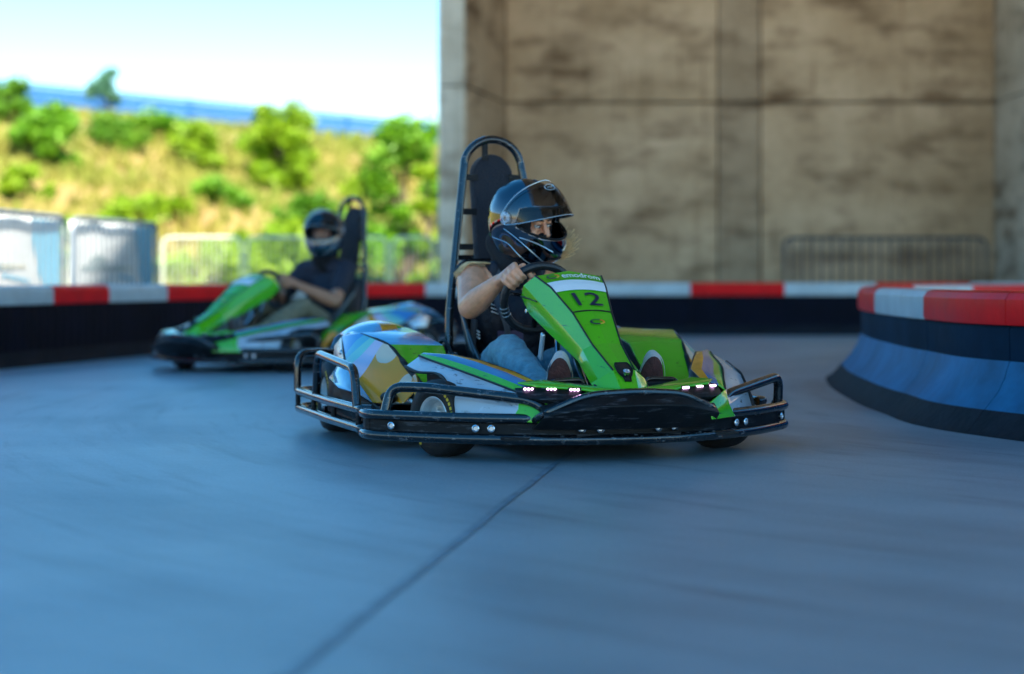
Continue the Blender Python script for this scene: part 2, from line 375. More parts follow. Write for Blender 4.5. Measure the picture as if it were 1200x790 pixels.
# embankment
RP = V((-12.2, 45.0)); RN = V((10, -8)).normalized(); RD = V((8, 10)).normalized()
def hill_h(x, y):
    d = (V((x, y)) - RP).dot(RN); t = 1 - d / 15.5
    if t <= 0: return -.05
    if t >= 1: return 4.62
    t2 = t * t * (3 - 2 * t) * .55 + t * .45
    return 4.62 * t2 + .35 * (noise.noise((x * .22, y * .22, 0)) + .5 * noise.noise((x * .6, y * .6, 3))) * math.sin(math.pi * t) - .02
hv = []; hf = []; NU, NV = 150, 70
for i in range(NU + 1):
    for j in range(NV + 1):
        u = -45 + 110 * i / NU; d = 17 - 26 * j / NV
        p = RP + RD * u + RN * d; hv.append((p.x, p.y, hill_h(p.x, p.y)))
for i in range(NU):
    for j in range(NV): k = i * (NV + 1) + j; hf.append((k, k + NV + 1, k + NV + 2, k + 1))
tag(mesh_obj('embankment', hv, hf, M_hill, smooth=True, angle=180), 'grassy road embankment with dry yellow slope', kind='structure')
# tufts
tv = []; tf = []; rnd = random.Random(3)
for i in range(26000):
    u = rnd.uniform(-14, 34); d = rnd.uniform(-.3, 16)
    p = RP + RD * u + RN * d
    if noise.noise((p.x * .35, p.y * .35, 7)) + rnd.uniform(-.5, .5) < -.1: continue
    z = hill_h(p.x, p.y); h = rnd.uniform(.08, .34); n = len(tv)
    for k in range(3):
        q = rnd.uniform(0, 6.28); dx, dy = math.cos(q) * .07, math.sin(q) * .07; lx, ly = rnd.uniform(-.12, .12), rnd.uniform(-.12, .12)
        m_ = len(tv); tv += [(p.x - dx, p.y - dy, z - .03), (p.x + dx, p.y + dy, z - .03), (p.x + lx, p.y + ly, z + h)]; tf.append((m_, m_ + 1, m_ + 2))
tag(mesh_obj('grass', tv, tf, M_tuft), 'yellow-green grass tufts on the embankment', 'grass', kind='stuff')

# parapet along the road on the ridge
M_para = mat('blue_grey_parapet', (.015, .11, .30), .5, var=.12, vscale=.6)
M_para2 = mat('parapet_steel', (.06, .20, .38), .45, var=.1, vscale=2)
par = empty('road_parapet', (RP.x, RP.y, 4.6), 0, 'long blue road parapet along the top of the embankment', 'parapet')
def at_ridge(u, z): return V((RD.x * u, RD.y * u, z))
for u in range(-12, 34, 3):
    for (z0, z1) in ((.02, .24), (.26, .45), (.47, .62)):
        b = MB(); a = at_ridge(u + .01, (z0 + z1) / 2); c = at_ridge(u + 2.99, (z0 + z1) / 2); mid = (a + c) / 2
        b.box(mid, (2.98, .05, z1 - z0), Matrix.Rotation(math.atan2(RD.y, RD.x), 3, 'Z'))
        b.build('board', M_para if z0 < .5 else M_para2, par, smooth=False)
    b = MB(); b.box(at_ridge(u, .33) + V((-RN.x * .06, -RN.y * .06, 0)), (.09, .09, .72)); b.build('post', M_para2, par, smooth=False)
b = MB(); b.tube([at_ridge(-12, .69), at_ridge(34, .69)], .035, 8); b.build('handrail', M_para2, par)

# ------------------------------------------------------------------ trees and bushes
def leaf_mat(name, c1, c2):
    m = mat(name, c1, .55, col2=c2, vscale=1.6)
    b = m.node_tree.nodes['Principled BSDF']; b.inputs['Transmission Weight'].default_value = 0
    # thin leaves let light through
    nt = m.node_tree; tr = nt.nodes.new('ShaderNodeBsdfTranslucent'); mx = nt.nodes.new('ShaderNodeMixShader'); mx.inputs[0].default_value = .4
    src = b.inputs['Base Color'].links[0].from_socket; nt.links.new(src, tr.inputs[0])
    out = [n for n in nt.nodes if n.type == 'OUTPUT_MATERIAL'][0]
    nt.links.new(b.outputs[0], mx.inputs[1]); nt.links.new(tr.outputs[0], mx.inputs[2]); nt.links.new(mx.outputs[0], out.inputs[0])
    return m
LM = [leaf_mat('leaf_bright', (.10, .29, .012), (.24, .46, .02)), leaf_mat('leaf_mid', (.09, .25, .012), (.20, .38, .02)), leaf_mat('leaf_yellow', (.20, .36, .01), (.36, .50, .02)), leaf_mat('leaf_bluish', (.10, .26, .14), (.2, .42, .26))]
M_bark = mat('bark', (.10, .075, .05), .9, var=.3, vscale=12, bump=.6, bscale=30)
def plant(name, base, height, width, label, cat, lm=0, leaves=2200, trunk=.3, clumps=26, leaf=.1, seed=1, group=None):
    rn = random.Random(seed); x, y, z = base
    t = empty(name, (x, y, z), rn.uniform(0, 6), label, cat, group)
    b = MB(); H = height
    top = V((rn.uniform(-.1, .1) * H, rn.uniform(-.1, .1) * H, H * .85))
    b.tube(smoothpath([(0, 0, -.1), (rn.uniform(-.03, .03) * H, 0, H * .35), top], 5), [max(.008, .035 * H * (1 - .85 * i / 10)) for i in range(11)], 8)
    cl = []
    for k in range(clumps):
        zz = trunk * H + (1 - trunk) * H * (rn.random() ** .8); f = (zz / H - trunk) / (1 - trunk)
        rad = width / 2 * (1 - .55 * f ** 2) * math.sqrt(rn.random()) * .9; q = rn.uniform(0, 6.28)
        c = V((math.cos(q) * rad, math.sin(q) * rad, zz)); cl.append((c, width * rn.uniform(.1, .2)))
        st = V((0, 0, max(.02, zz - rad * .7 - .1 * H)))
        b.tube([st, (st + c) / 2 + V((0, 0, .04 * H)), c], [.012 * H, .008 * H, .003 * H], 5)
    b.build('trunk', M_bark, t)
    v = []; f = []
    for k in range(leaves):
        c, r = cl[rn.randrange(len(cl))]
        d = V((rn.gauss(0, 1), rn.gauss(0, 1), rn.gauss(0, .75))); d = d.normalized() * r * (rn.random() ** .45)
        p = c + d; a = V((rn.gauss(0, 1), rn.gauss(0, 1), rn.gauss(0, .5))).normalized(); e = a.cross(V((rn.gauss(0, 1), rn.gauss(0, 1), 1))).normalized()
        s_ = leaf * rn.uniform(.6, 1.3); n = len(v)
        v += [p - a * s_, p + e * s_ * .45, p + a * s_, p - e * s_ * .45]; f.append((n, n + 1, n + 2, n + 3))
    mesh_obj('crown', v, f, LM[lm], t)
    return t
def on_hill(px, Y): x = (px - 600) / 2211 * Y; return (x, Y, hill_h(x, Y))
plant('young_tree', on_hill(476, 34), 3.2, 2.0, 'leafy green tree on the slope right beside the concrete pillar', 'tree', 0, 6000, .2, 34, .085, 11)
plant('bush', on_hill(503, 31), 2.4, .9, 'narrow green shrub growing below the tree beside the concrete pillar', 'bush', 2, 2600, .05, 20, .08, 12, 'bushes on the embankment')
plant('young_tree', on_hill(332, 43), 1.75, 1.9, 'bushy green tree near the ridge whose top reaches the blue parapet', 'tree', 2, 5500, .08, 34, .1, 13)
plant('young_tree', on_hill(125, 45.6), 1.25, 1.1, 'small sparse bluish tree standing out against the sky at the parapet', 'tree', 3, 1300, .35, 14, .08, 14)
plant('bush', on_hill(60, 38.5), 1.0, 1.8, 'round mid-green bush high on the left slope', 'bush', 0, 3500, .0, 22, .1, 15, 'bushes on the embankment')
plant('bush', on_hill(8, 42), .9, 1.3, 'green bush at the left edge just below the parapet', 'bush', 1, 2000, .0, 16, .1, 16, 'bushes on the embankment')
plant('bush', on_hill(322, 33), 1.0, 2.2, 'wide light green bush low on the slope above the mesh fence', 'bush', 2, 4200, .0, 30, .09, 17, 'bushes on the embankment')
plant('bush', on_hill(262, 33.5), .8, 1.3, 'bright green bush just left of the wide light green one', 'bush', 2, 2400, .0, 20, .08, 18, 'bushes on the embankment')
plant('bush', on_hill(150, 35), .75, 1.3, 'low yellow-green bush in the middle of the slope above the banner', 'bush', 2, 2000, .0, 18, .08, 19, 'bushes on the embankment')
plant('bush', on_hill(225, 42.5), .9, 1.5, 'yellowish bush halfway up between the two trees of the slope', 'bush', 2, 2200, .0, 18, .09, 20, 'bushes on the embankment')
plant('bush', on_hill(135, 42), .55, 1.7, 'flat dark green bush under the small sparse tree', 'bush', 1, 1800, .0, 18, .08, 21, 'bushes on the embankment')
plant('bush', on_hill(362, 38), .9, 1.7, 'dark green bush at the foot of the bushy ridge tree', 'bush', 1, 2400, .0, 18, .09, 22, 'bushes on the embankment')
plant('bush', on_hill(455, 30), .5, 1.0, 'small bush low on the slope behind the second kart', 'bush', 0, 1200, .0, 12, .08, 23, 'bushes on the embankment')

rb_ = random.Random(9)
for i, (px_, Y_) in enumerate(((30, 36), (98, 34), (190, 37), (205, 32), (255, 39), (295, 36), (385, 35), (410, 40), (60, 31), (300, 45.5), (180, 44.5), (425, 44))):
    plant('bush', on_hill(px_, Y_), rb_.uniform(.35, .6), rb_.uniform(.9, 1.7), ['low scrubby bush at the left margin of the slope', 'low bush just above the second banner', 'low bush in the middle of the slope right of the round bush', 'low bush above the joint of banner and mesh fence', 'low bush left of the bushy ridge tree', 'low bush below the bushy ridge tree', 'low bush behind the second driver', 'low bush between the bushy ridge tree and the pillar tree', 'low bush above the leftmost banner', 'low bush on the ridge left of the bushy ridge tree', 'low bush on the ridge right of the small sparse tree', 'low bush on the ridge beside the pillar tree'][i], 'bush', [2, 0, 2, 2, 0, 2][i % 6], 1300, .0, 14, .085, 40 + i, 'bushes on the embankment')

# ------------------------------------------------------------------ concrete abutment and bridge deck
def conc(name, c1, c2, sc=.55, st=(1, 1, 1.7)):
    m = mat(name, c1, .85, col2=c2, vscale=sc, bump=.4, bscale=7, stretch=st)
    nt = m.node_tree; b = nt.nodes['Principled BSDF']; src = b.inputs['Base Color'].links[0].from_socket
    tc = nt.nodes.new('ShaderNodeTexCoord'); prev = src
    for (scale, st2, p0, p1, dark) in ((1.5, (.7, .7, 2.0), .50, .68, (.27, .20, .135)), (2.6, (1.6, 1.6, .22), .55, .75, (.72, .68, .62)), (4.5, (2.2, 2.2, .12), .60, .70, (.55, .48, .40)), (.9, (.8, .8, 1.2), .45, .75, (.70, .66, .60)), (9, (1, 1, 1), .4, .7, (.86, .85, .84))):
        mp = nt.nodes.new('ShaderNodeMapping'); mp.inputs['Scale'].default_value = st2; nt.links.new(tc.outputs['Object'], mp.inputs[0])
        n = nt.nodes.new('ShaderNodeTexNoise'); n.inputs['Scale'].default_value = scale; n.inputs['Detail'].default_value = 9; n.inputs['Roughness'].default_value = .6; nt.links.new(mp.outputs[0], n.inputs['Vector'])
        r = nt.nodes.new('ShaderNodeValToRGB'); r.color_ramp.elements[0].position = p0; r.color_ramp.elements[0].color = (1, 1, 1, 1); r.color_ramp.elements[1].position = p1; r.color_ramp.elements[1].color = (*dark, 1)
        nt.links.new(n.outputs['Fac'], r.inputs[0])
        mx = nt.nodes.new('ShaderNodeMix'); mx.data_type = 'RGBA'; mx.blend_type = 'MULTIPLY'; mx.inputs[0].default_value = .9
        nt.links.new(prev, mx.inputs[6]); nt.links.new(r.outputs[0], mx.inputs[7]); prev = mx.outputs[2]
    nt.links.new(prev, b.inputs['Base Color']); return m
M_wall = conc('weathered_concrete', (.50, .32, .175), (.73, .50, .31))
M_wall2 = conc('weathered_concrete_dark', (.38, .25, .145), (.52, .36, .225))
M_pier = conc('pale_concrete', (.56, .48, .37), (.70, .61, .48), .5)
M_deck = conc('deck_concrete', (.30, .25, .2), (.36, .31, .25), .5)
def slab(name, x0, x1, y0, y1, z0, z1, m, parent, bev=.012):
    b = MB(); b.box(((x0 + x1) / 2, (y0 + y1) / 2, (z0 + z1) / 2), (x1 - x0, y1 - y0, z1 - z0)); o = b.build(name, m, parent, smooth=False)
    if bev: k = o.modifiers.new('b', 'BEVEL'); k.width = bev; k.segments = 1
    return o
wall = empty('concrete_wall', (3, 24, 0), 0, 'tall weathered brown concrete bridge wall behind the track', 'wall')
WX = -3; WY = -24
def wslab(n, x0, x1, y0, y1, z0, z1, m, bev=.012): return slab(n, x0 + WX, x1 + WX, y0 + WY, y1 + WY, z0, z1, m, wall, bev)
seamz = 2.83
xs = [-.09, 2.62, 3.16, 6.15, 9.3, 13.8]
for i in range(len(xs) - 1):
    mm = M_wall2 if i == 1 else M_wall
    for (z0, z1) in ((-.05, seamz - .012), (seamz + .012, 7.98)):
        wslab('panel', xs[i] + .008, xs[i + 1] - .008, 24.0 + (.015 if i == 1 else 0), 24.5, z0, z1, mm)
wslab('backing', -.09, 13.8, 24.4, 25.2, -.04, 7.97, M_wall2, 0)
# splayed return between left pier and the wall, in two lifts
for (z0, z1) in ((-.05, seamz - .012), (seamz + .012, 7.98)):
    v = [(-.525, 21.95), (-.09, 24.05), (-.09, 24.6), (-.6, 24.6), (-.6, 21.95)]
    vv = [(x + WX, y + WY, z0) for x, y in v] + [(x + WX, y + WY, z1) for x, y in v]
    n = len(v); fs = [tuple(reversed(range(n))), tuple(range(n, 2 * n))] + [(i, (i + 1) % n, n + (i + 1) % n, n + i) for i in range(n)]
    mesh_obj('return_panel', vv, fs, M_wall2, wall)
for (nm, x0, x1) in (('pier', -.86, -.52), ('pier', 6.15, 7.2), ('pier', 13.8, 14.8)):
    p = empty('concrete_pier', ((x0 + x1) / 2, 22.3, 0), 0, {-.86: 'pale concrete pillar at the left end of the wall beside the slope', 6.15: 'pale concrete pillar at the right edge behind the island barrier', 13.8: 'concrete pillar beyond the right edge of the view'}[x0], 'pillar')
    w_ = (x1 - x0) / 2
    for (z0, z1) in ((-.05, seamz - .01), (seamz + .01, 7.98)):
        v = [(-w_, .0), (-w_, -.3), (-w_ + .05, -.36), (w_ - .05, -.36), (w_, -.3), (w_, 2.2 if x0 > 0 else -.1), (-w_, 2.2)]
        if x0 < 0: v = [(-w_, -.3), (-w_ + .05, -.36), (w_ - .05, -.36), (w_ - .001, -.33), (w_ - .08, 2.2), (-w_, 2.2)]
        n = len(v); vv = [(x, y, z0) for x, y in v] + [(x, y, z1) for x, y in v]
        fs = [tuple(reversed(range(n))), tuple(range(n, 2 * n))] + [(i, (i + 1) % n, n + (i + 1) % n, n + i) for i in range(n)]
        mesh_obj('shaft_lift', vv, fs, M_pier, p)
deck = empty('bridge_deck', (5, 10, 8), 0, 'concrete bridge deck roofing the track from above', 'bridge')
DX, DY = -5, -10
slab('deck_slab', -1.0 + DX, 12.4 + DX, -4.5 + DY, 24.8 + DY, .35, .7, M_deck, deck)
for i, x in enumerate((-.6, 1.9, 4.7, 7.5, 9.9, 12.0)):
    slab('girder', x - .25 + DX, x + .25 + DX, -4.4 + DY, 24.3 + DY, 0, .35, M_deck, deck)
slab('edge_beam', -1.08 + DX, -1.0 + DX, -4.5 + DY, 24.8 + DY, .2, .72, M_deck, deck)

# ------------------------------------------------------------------ barriers
M_redblk = mat('red_barrier_block', (.85, .004, .006), .45, spec=.25, var=.12, vscale=5, rvar=.1, bump=.15, bscale=25)
M_greyblk = mat('pale_barrier_block', (.52, .57, .58), .42, coat=.15, var=.12, vscale=5, rvar=.1, bump=.15, bscale=25)
M_bnavy = mat('navy_barrier_panel', (.003, .003, .010), .75, spec=.15, var=.4, vscale=3, bump=.2, bscale=18)
M_bdark = mat('dark_blue_barrier_panel', (.003, .018, .038), .8, spec=.10, var=.3, vscale=3, bump=.2, bscale=18)
M_bblue = mat('blue_barrier_foot', (.008, .12, .25), .6, spec=.25, var=.3, vscale=4, bump=.2, bscale=14)
M_brub = mat('rubber_skirt', (.010, .011, .016), .75, spec=.2, var=.4, vscale=7, bump=.4, bscale=30)
def corrugate(m):
    nt = m.node_tree; b = nt.nodes['Principled BSDF']; tc = nt.nodes.new('ShaderNodeTexCoord'); wv = nt.nodes.new('ShaderNodeTexWave'); wv.wave_type = 'BANDS'; wv.bands_direction = 'X'
    wv.inputs['Scale'].default_value = 12; wv.inputs['Distortion'].default_value = .3; nt.links.new(tc.outputs['Object'], wv.inputs[0])
    bp = nt.nodes.new('ShaderNodeBump'); bp.inputs['Strength'].default_value = .6; bp.inputs['Distance'].default_value = .01; nt.links.new(wv.outputs['Fac'], bp.inputs['Height']); nt.links.new(bp.outputs[0], b.inputs['Normal'])
corrugate(M_bnavy)
class Path:
    def __init__(s, pts, n=12):
        q = smoothpath([(x, y, 0) for x, y in pts], n); s.p = q; s.d = [0]
        for i in range(1, len(q)): s.d.append(s.d[-1] + (q[i] - q[i - 1]).length)
        s.L = s.d[-1]
    def at(s, t):
        t = min(max(t, 0), s.L - 1e-6)
        import bisect
        i = min(bisect.bisect_right(s.d, t) - 1, len(s.p) - 2); k = (t - s.d[i]) / (s.d[i + 1] - s.d[i])
        p = s.p[i].lerp(s.p[i + 1], k); a = s.p[max(i - 1, 0)]; b = s.p[min(i + 2, len(s.p) - 1)]; tg = (b - a).normalized()
        return p, tg
def sweep(path, t0, t1, prof, side, name, m, parent, step=.12, bev=0):
    n = max(2, int((t1 - t0) / step)); rings = []
    for i in range(n + 1):
        p, tg = path.at(t0 + (t1 - t0) * i / n); nr = V((tg.y, -tg.x, 0)) * side
        rings.append([p + nr * o + V((0, 0, z)) for o, z in prof])
    k = len(prof); vs_ = [q for r_ in rings for q in r_]
    fs = [(i * k + j, (i + 1) * k + j, (i + 1) * k + (j + 1) % k, i * k + (j + 1) % k) for i in range(n) for j in range(k)]
    fs += [tuple(range(k)), tuple(reversed(range(n * k, n * k + k)))]
    o = mesh_obj(name, vs_, fs, m, parent, smooth=True, angle=30)
    bm = bmesh.new(); bm.from_mesh(o.data); bmesh.ops.recalc_face_normals(bm, faces=bm.faces); bm.to_mesh(o.data); bm.free()
    return o
TOPP = [(-.06, .415), (.065, .415), (.072, .43), (.072, .515), (.055, .54), (.03, .548), (-.04, .548), (-.06, .53)]
BODYP = [(-.05, .02), (-.05, .412), (.05, .412), (.055, .395), (.05, .26), (.055, .10), (.06, .02)]
SKIRTP = [(-.05, 0), (.065, .10), (.085, .06), (.13, .012), (.15, 0)]
ISKIRT = [(.0, 0), (.054, .275), (.06, .255), (.075, .21), (.105, .155), (.165, .088), (.15, 0)]
IFOOT = [(.1, 0), (.166, .09), (.2, .05), (.235, .012), (.26, 0)]
def crossings(pa, xs, lo=0, hi=None):
    """arc lengths at which the block joints stand"""
    out = []; hi = hi or pa.L
    for x in xs:
        t = lo; prev = None
        while t < hi:
            p, _ = pa.at(t); v = 600 + 2211 * p.x / p.y - x
            if prev is not None and prev * v <= 0: out.append(t); break
            prev = v; t += .01
    return out
def barrier(name, pa, side, label, bounds, colors, navy, kind):
    t = empty(name, (0, 0, 0), 0, label, 'barrier')
    for k in range(len(bounds) - 1):
        a, b = bounds[k], bounds[k + 1]
        sweep(pa, a + .002, b - .002, TOPP, side, 'rail_block', M_redblk if colors[k] else M_greyblk, t)
        sweep(pa, a + .003, b - .003, BODYP, side, 'body_panel', navy, t)
        if kind == 'island':
            sweep(pa, a + .003, b - .003, ISKIRT, side, 'flared_foot', M_bblue, t)
            sweep(pa, a + .002, b - .002, IFOOT, side, 'rubber_skirt', M_brub, t)
        else:
            sweep(pa, a + .002, b - .002, SKIRTP, side, 'rubber_skirt', M_brub, t)
    return t
pa1 = Path([(-4.9, 6.0), (-4.6, 7.5), (-4.05, 10), (-3.42, 12.6), (-2.92, 14.8), (-2.2, 17.2), (-1.2, 18.9), (.4, 19.6), (3, 19.72), (6, 19.72), (12, 19.72)])
bd = crossings(pa1, [-22, 52, 118, 187, 281, 348, 416, 494, 587, 697, 808, 918, 1025, 1135])
b0 = bd[0]; pre = []
while b0 > 1.1: b0 -= 1.0; pre.insert(0, b0)
post = []; b0 = bd[-1]
while b0 < pa1.L - 1: b0 += .98; post.append(b0)
cols = [0, 1, 0, 1, 0, 0, 1, 0, 1, 0, 1, 0, 1]
bounds = pre + bd + post
colors = [(len(pre) - i) % 2 == 1 for i in range(len(pre))] + cols + [i % 2 == 1 for i in range(len(post))]
barrier('track_barrier', pa1, 1, 'long outer track barrier with red and pale top blocks and dark navy body', bounds, colors, M_bnavy, 'outer')
pa2 = Path([(4.6, 4.2), (2.9, 5.6), (2.0, 7.3), (1.90, 8.4), (1.94, 9.5), (2.04, 10.6), (2.24, 11.7), (2.75, 13), (4, 14.2), (6, 14.8), (9, 15)])
f = crossings(pa2, [1101, 1041], 1.2, 8); g = crossings(pa2, [1062, 1132, 1210, 1290, 1370], 9)
bounds = [f[0] - 4.2, f[0] - 3.15, f[0] - 2.1, f[0] - 1.05] + f + [(f[1] + g[0]) / 2] + g
barrier('track_barrier', pa2, -1, 'curved island barrier at the right with red and pale blocks above a blue foot', bounds, [1, 0, 1, 1, 0, 1, 1, 0, 1, 0, 1, 0], M_bdark, 'island')

# ------------------------------------------------------------------ crowd barriers and banners
M_galv = mat('galvanised_steel', (.30, .34, .37), .45, metal=.6, var=.1, vscale=12)
M_galvd = mat('weathered_steel', (.055, .07, .085), .5, metal=.5, var=.15, vscale=12)
M_galvp = mat('pale_galvanised_mesh', (.55, .56, .45), .6)
def crowd_barrier(p, q, h, m, label, spacing=.11, group='steel crowd barriers', z0=.18, barr=.009, fr=.019):
    p, q = V((p[0], p[1], 0)), V((q[0], q[1], 0)); d = q - p; L = d.length; ang = math.atan2(d.y, d.x)
    t = empty('crowd_barrier', p, ang, label, 'fence', group)
    b = MB(); b.tube(roundpath([(0.02, 0, z0), (.02, 0, h - .02), (L - .02, 0, h - .02), (L - .02, 0, z0)], .12), fr, 8, closed=True); b.build('frame', m, t)
    n = int(L / spacing)
    for i in range(1, n):
        b = MB(); x = L * i / n; b.cyl((x, 0, (z0 + h - .02) / 2), (0, 0, 1), barr, h - .02 - z0, 6); b.build('bar', m, t)
    for x in (.2, L - .2):
        b = MB(); b.tube(roundpath([(x, -.25, .01), (x, -.2, z0 - .02), (x, .2, z0 - .02), (x, .25, .01)], .05), .014, 6); b.build('foot', m, t)
    return t
M_banner = mat('banner_cloth', (.74, .76, .74), .6, var=.04, vscale=3, bump=.3, bscale=5)
M_bgrey = mat('banner_grey_print', (.30, .38, .38), .6)
M_bsw = mat('banner_blue_print', (.16, .48, .66), .6)
M_by = mat('banner_yellow_print', (.6, .55, .35), .6)
def banner(p, q, h, label):
    """cloth tied on the back of the barrier; bars stay in front"""
    p, q = V((p[0], p[1], 0)), V((q[0], q[1], 0)); d = q - p; L = d.length; ang = math.atan2(d.y, d.x)
    t = empty('banner', p, ang, label, 'banner', 'banners on the crowd barriers')
    def cloth(u, v): return (L * (.015 + .97 * u), .035 + .004 * math.sin(u * 17) * (.3 + v) + .004 * math.sin(v * 5 + u * 3), .2 + (h - .24) * v)
    v, f, m_ = grid(cloth, 30, 8); o = mesh_obj('cloth', v, f, M_banner, t, smooth=True, angle=180); solid(o, .003)
    def on(u, v_, e=.006): x, y, z = cloth(u, v_); return (x, y - e, z)
    # blue swoosh in the upper right corner
    def patch(nm, fn, m, nu=14, nv=3):
        vv, ff, _ = grid(lambda a, b: on(*fn(a, b)), nu, nv); mesh_obj(nm, vv, ff, m, t)
    patch('print', lambda a, b: (.74 + .1 * a + (.26 - .1 * a) * b * 1.0 if False else (.80 + .18 * b - .0 * a) * 1.0 - .0 if b > 2 else min(.995, .78 + .14 * a ** 2 + b * (.215 - .14 * a ** 2)), .99 - .8 * a * (1 - .0 * b)), M_bsw)
    patch('print', lambda a, b: (.22 + .2 * a, .60 + .09 * b * math.sin(math.pi * (.15 + .7 * a))), M_bgrey)
    patch('print', lambda a, b: (.12 + .5 * a, .53 + .05 * b), M_bgrey)
    patch('print', lambda a, b: (.14 + .5 * a, .34 + .03 * b), M_galvp)
    patch('print', lambda a, b: (.55 + .2 * a, .47 + .03 * b - .05 * a), M_bsw)
    patch('print', lambda a, b: (.5 + .22 * a, .55 + .02 * b), M_by)
    return t
def pxy(px, Y): return ((px - 600) / 2211 * Y, Y)
segs = [(pxy(-95, 12.3), pxy(76, 14.9)), (pxy(84, 15.05), pxy(184, 17.0))]
for i, (a, b_) in enumerate(segs):
    h = 1.1
    crowd_barrier(a, b_, h, M_galv, ['steel crowd barrier with a white banner at the left edge', 'steel crowd barrier with a white banner next to the mesh fence'][i])
    banner(a, b_, h, ['white banner with blue corner on the leftmost crowd barrier', 'white banner with blue corner on the second crowd barrier'][i])
xs_ = [187, 286, 371, 457, 511]; ys_ = [22.3, 22.3, 22.3, 22.3, 22.3]
for i in range(4):
    crowd_barrier(pxy(xs_[i] + 1, 22.3), pxy(xs_[i + 1] - 1, 22.3), 1.1, M_galvp,
        ['pale mesh fence panel right beside the banners', 'pale mesh fence panel left of the second driver', 'pale mesh fence panel behind the helmet of the second driver', 'pale mesh fence panel next to the left concrete pillar'][i], .055, 'pale mesh fence panels', .1, .005, .016)
crowd_barrier(pxy(917, 22.8), pxy(1158, 22.8), 1.1, M_galvd, 'dark steel crowd barrier in front of the concrete wall', .115, barr=.014)
# ================================================================== THE KARTS   (a forward, b driver's left, z up)
def mir(pts): return [(a, -b, z) for a, b, z in pts]
def tubepart(name, pts, r, parent, m=M_tube, closed=False, seg=10, rnd=.05):
    b = MB(); b.tube(roundpath(pts, rnd) if not closed else pts, r, seg, closed=closed); return b.build(name, m, parent)
def panel(name, verts, faces, mats, parent, fm=None, t=.006, bev=.004, smooth=True):
    o = mesh_obj(name, verts, faces, mats, parent, fm, smooth=smooth, angle=30); solid(o, t, bev)
    return o

# ---- steering fairing surface, rows from the top back edge down to the nose tip
FR = [  # low, mid, seam, centre : (a, b, z)
    [(-.15, .128, .50), (-.14, .122, .53), (-.10, .104, .565), (-.10, 0, .582)],
    [(-.125, .150, .535), (-.090, .153, .574), (-.045, .124, .606), (-.042, 0, .625)],
    [(-.06, .142, .472), (.0, .130, .520), (.06, .102, .566), (.06, 0, .577)],
    [(.10, .110, .395), (.15, .096, .440), (.20, .071, .479), (.20, 0, .486)],
    [(.27, .080, .320), (.30, .072, .358), (.34, .052, .376), (.34, 0, .382)],
    [(.455, .100, .252), (.475, .082, .268), (.495, .038, .298), (.50, 0, .302)],
    [(.50, .088, .228), (.525, .06, .226), (.56, .030, .226), (.568, 0, .226)]]
def row(r):
    L = [V(p) for p in r]; return [V((p.x, -p.y, p.z)) for p in L[:3]] + [L[3]] + [L[2], L[1], L[0]]
FROWS = [row(r) for r in FR]
def fsurf(u, t, e=.0):
    """u in -1..1 between the two seams, t = row coordinate 1..6"""
    i = min(int(t), 5); k = t - i
    def pt(r):
        L, C_, Rr = r[2], r[3], r[4]
        p = L.lerp(Rr, (u + 1) / 2); bow = (C_ - (L + Rr) / 2) * (1 - u * u); return p + bow
    p = pt(FROWS[i]).lerp(pt(FROWS[i + 1]), k)
    d = (pt(FROWS[i + 1]) - pt(FROWS[i])).normalized(); n = d.cross(V((0, 1, 0))) ; n = n if n.z > 0 else -n
    return p + n * e
def text_on_fairing(txt, parent, m, u0, u1, t0, t1, name='lettering', bold=.0, lift=.0035):
    cu = bpy.data.curves.new('txt', 'FONT'); cu.body = txt; cu.size = 1; cu.offset = bold; cu.resolution_u = 3
    to = bpy.data.objects.new('txt', cu); COL.objects.link(to)
    dg = bpy.context.evaluated_depsgraph_get(); me = bpy.data.meshes.new_from_object(to.evaluated_get(dg)); bpy.data.objects.remove(to)
    xs = [v.co.x for v in me.vertices]; ys = [v.co.y for v in me.vertices]; x0, x1, y0, y1 = min(xs), max(xs), min(ys), max(ys)
    bm = bmesh.new(); bm.from_mesh(me); bmesh.ops.triangulate(bm, faces=bm.faces)
    for v in bm.verts:
        # the viewer faces the kart: text runs from the driver's right (b negative) to his left
        u = u0 + (u1 - u0) * (v.co.x - x0) / (x1 - x0); t = t0 + (t1 - t0) * (y1 - v.co.y) / (y1 - y0)
        v.co = fsurf(u, t, lift)
    bmesh.ops.recalc_face_normals(bm, faces=bm.faces); bm.to_mesh(me); bm.free(); me.materials.clear(); me.materials.append(m); me.name = name
    o = bpy.data.objects.new(name, me); link(o, parent); return o
def patch_on_fairing(name, parent, m, fn, nu=10, nv=3, lift=.0025):
    v, f, _ = grid(lambda a, b: fsurf(*fn(a, b), lift), nu, nv); return mesh_obj(name, v, f, m, parent)
def swoosh(parent, uc, tc_, su, st):
    """small ring-shaped logo: a tapering blue-green-yellow-orange loop"""
    for (q0, q1, m) in ((150, 290, M_number), (60, 152, M_greenlogo), (290, 345, M_yellow), (345, 420, M_orangelogo)):
        patch_on_fairing('logo', parent, m, lambda a, b: (uc + su * (1 - .30 * b) * math.cos(R(q0 + (q1 - q0) * a)), tc_ - st * (1 - .42 * b) * math.sin(R(q0 + (q1 - q0) * a))), 12, 1, .004)
M_greenlogo = mat('logo_green', (.015, .12, .03), .4); M_orangelogo = mat('logo_orange', (.85, .22, .02), .4)

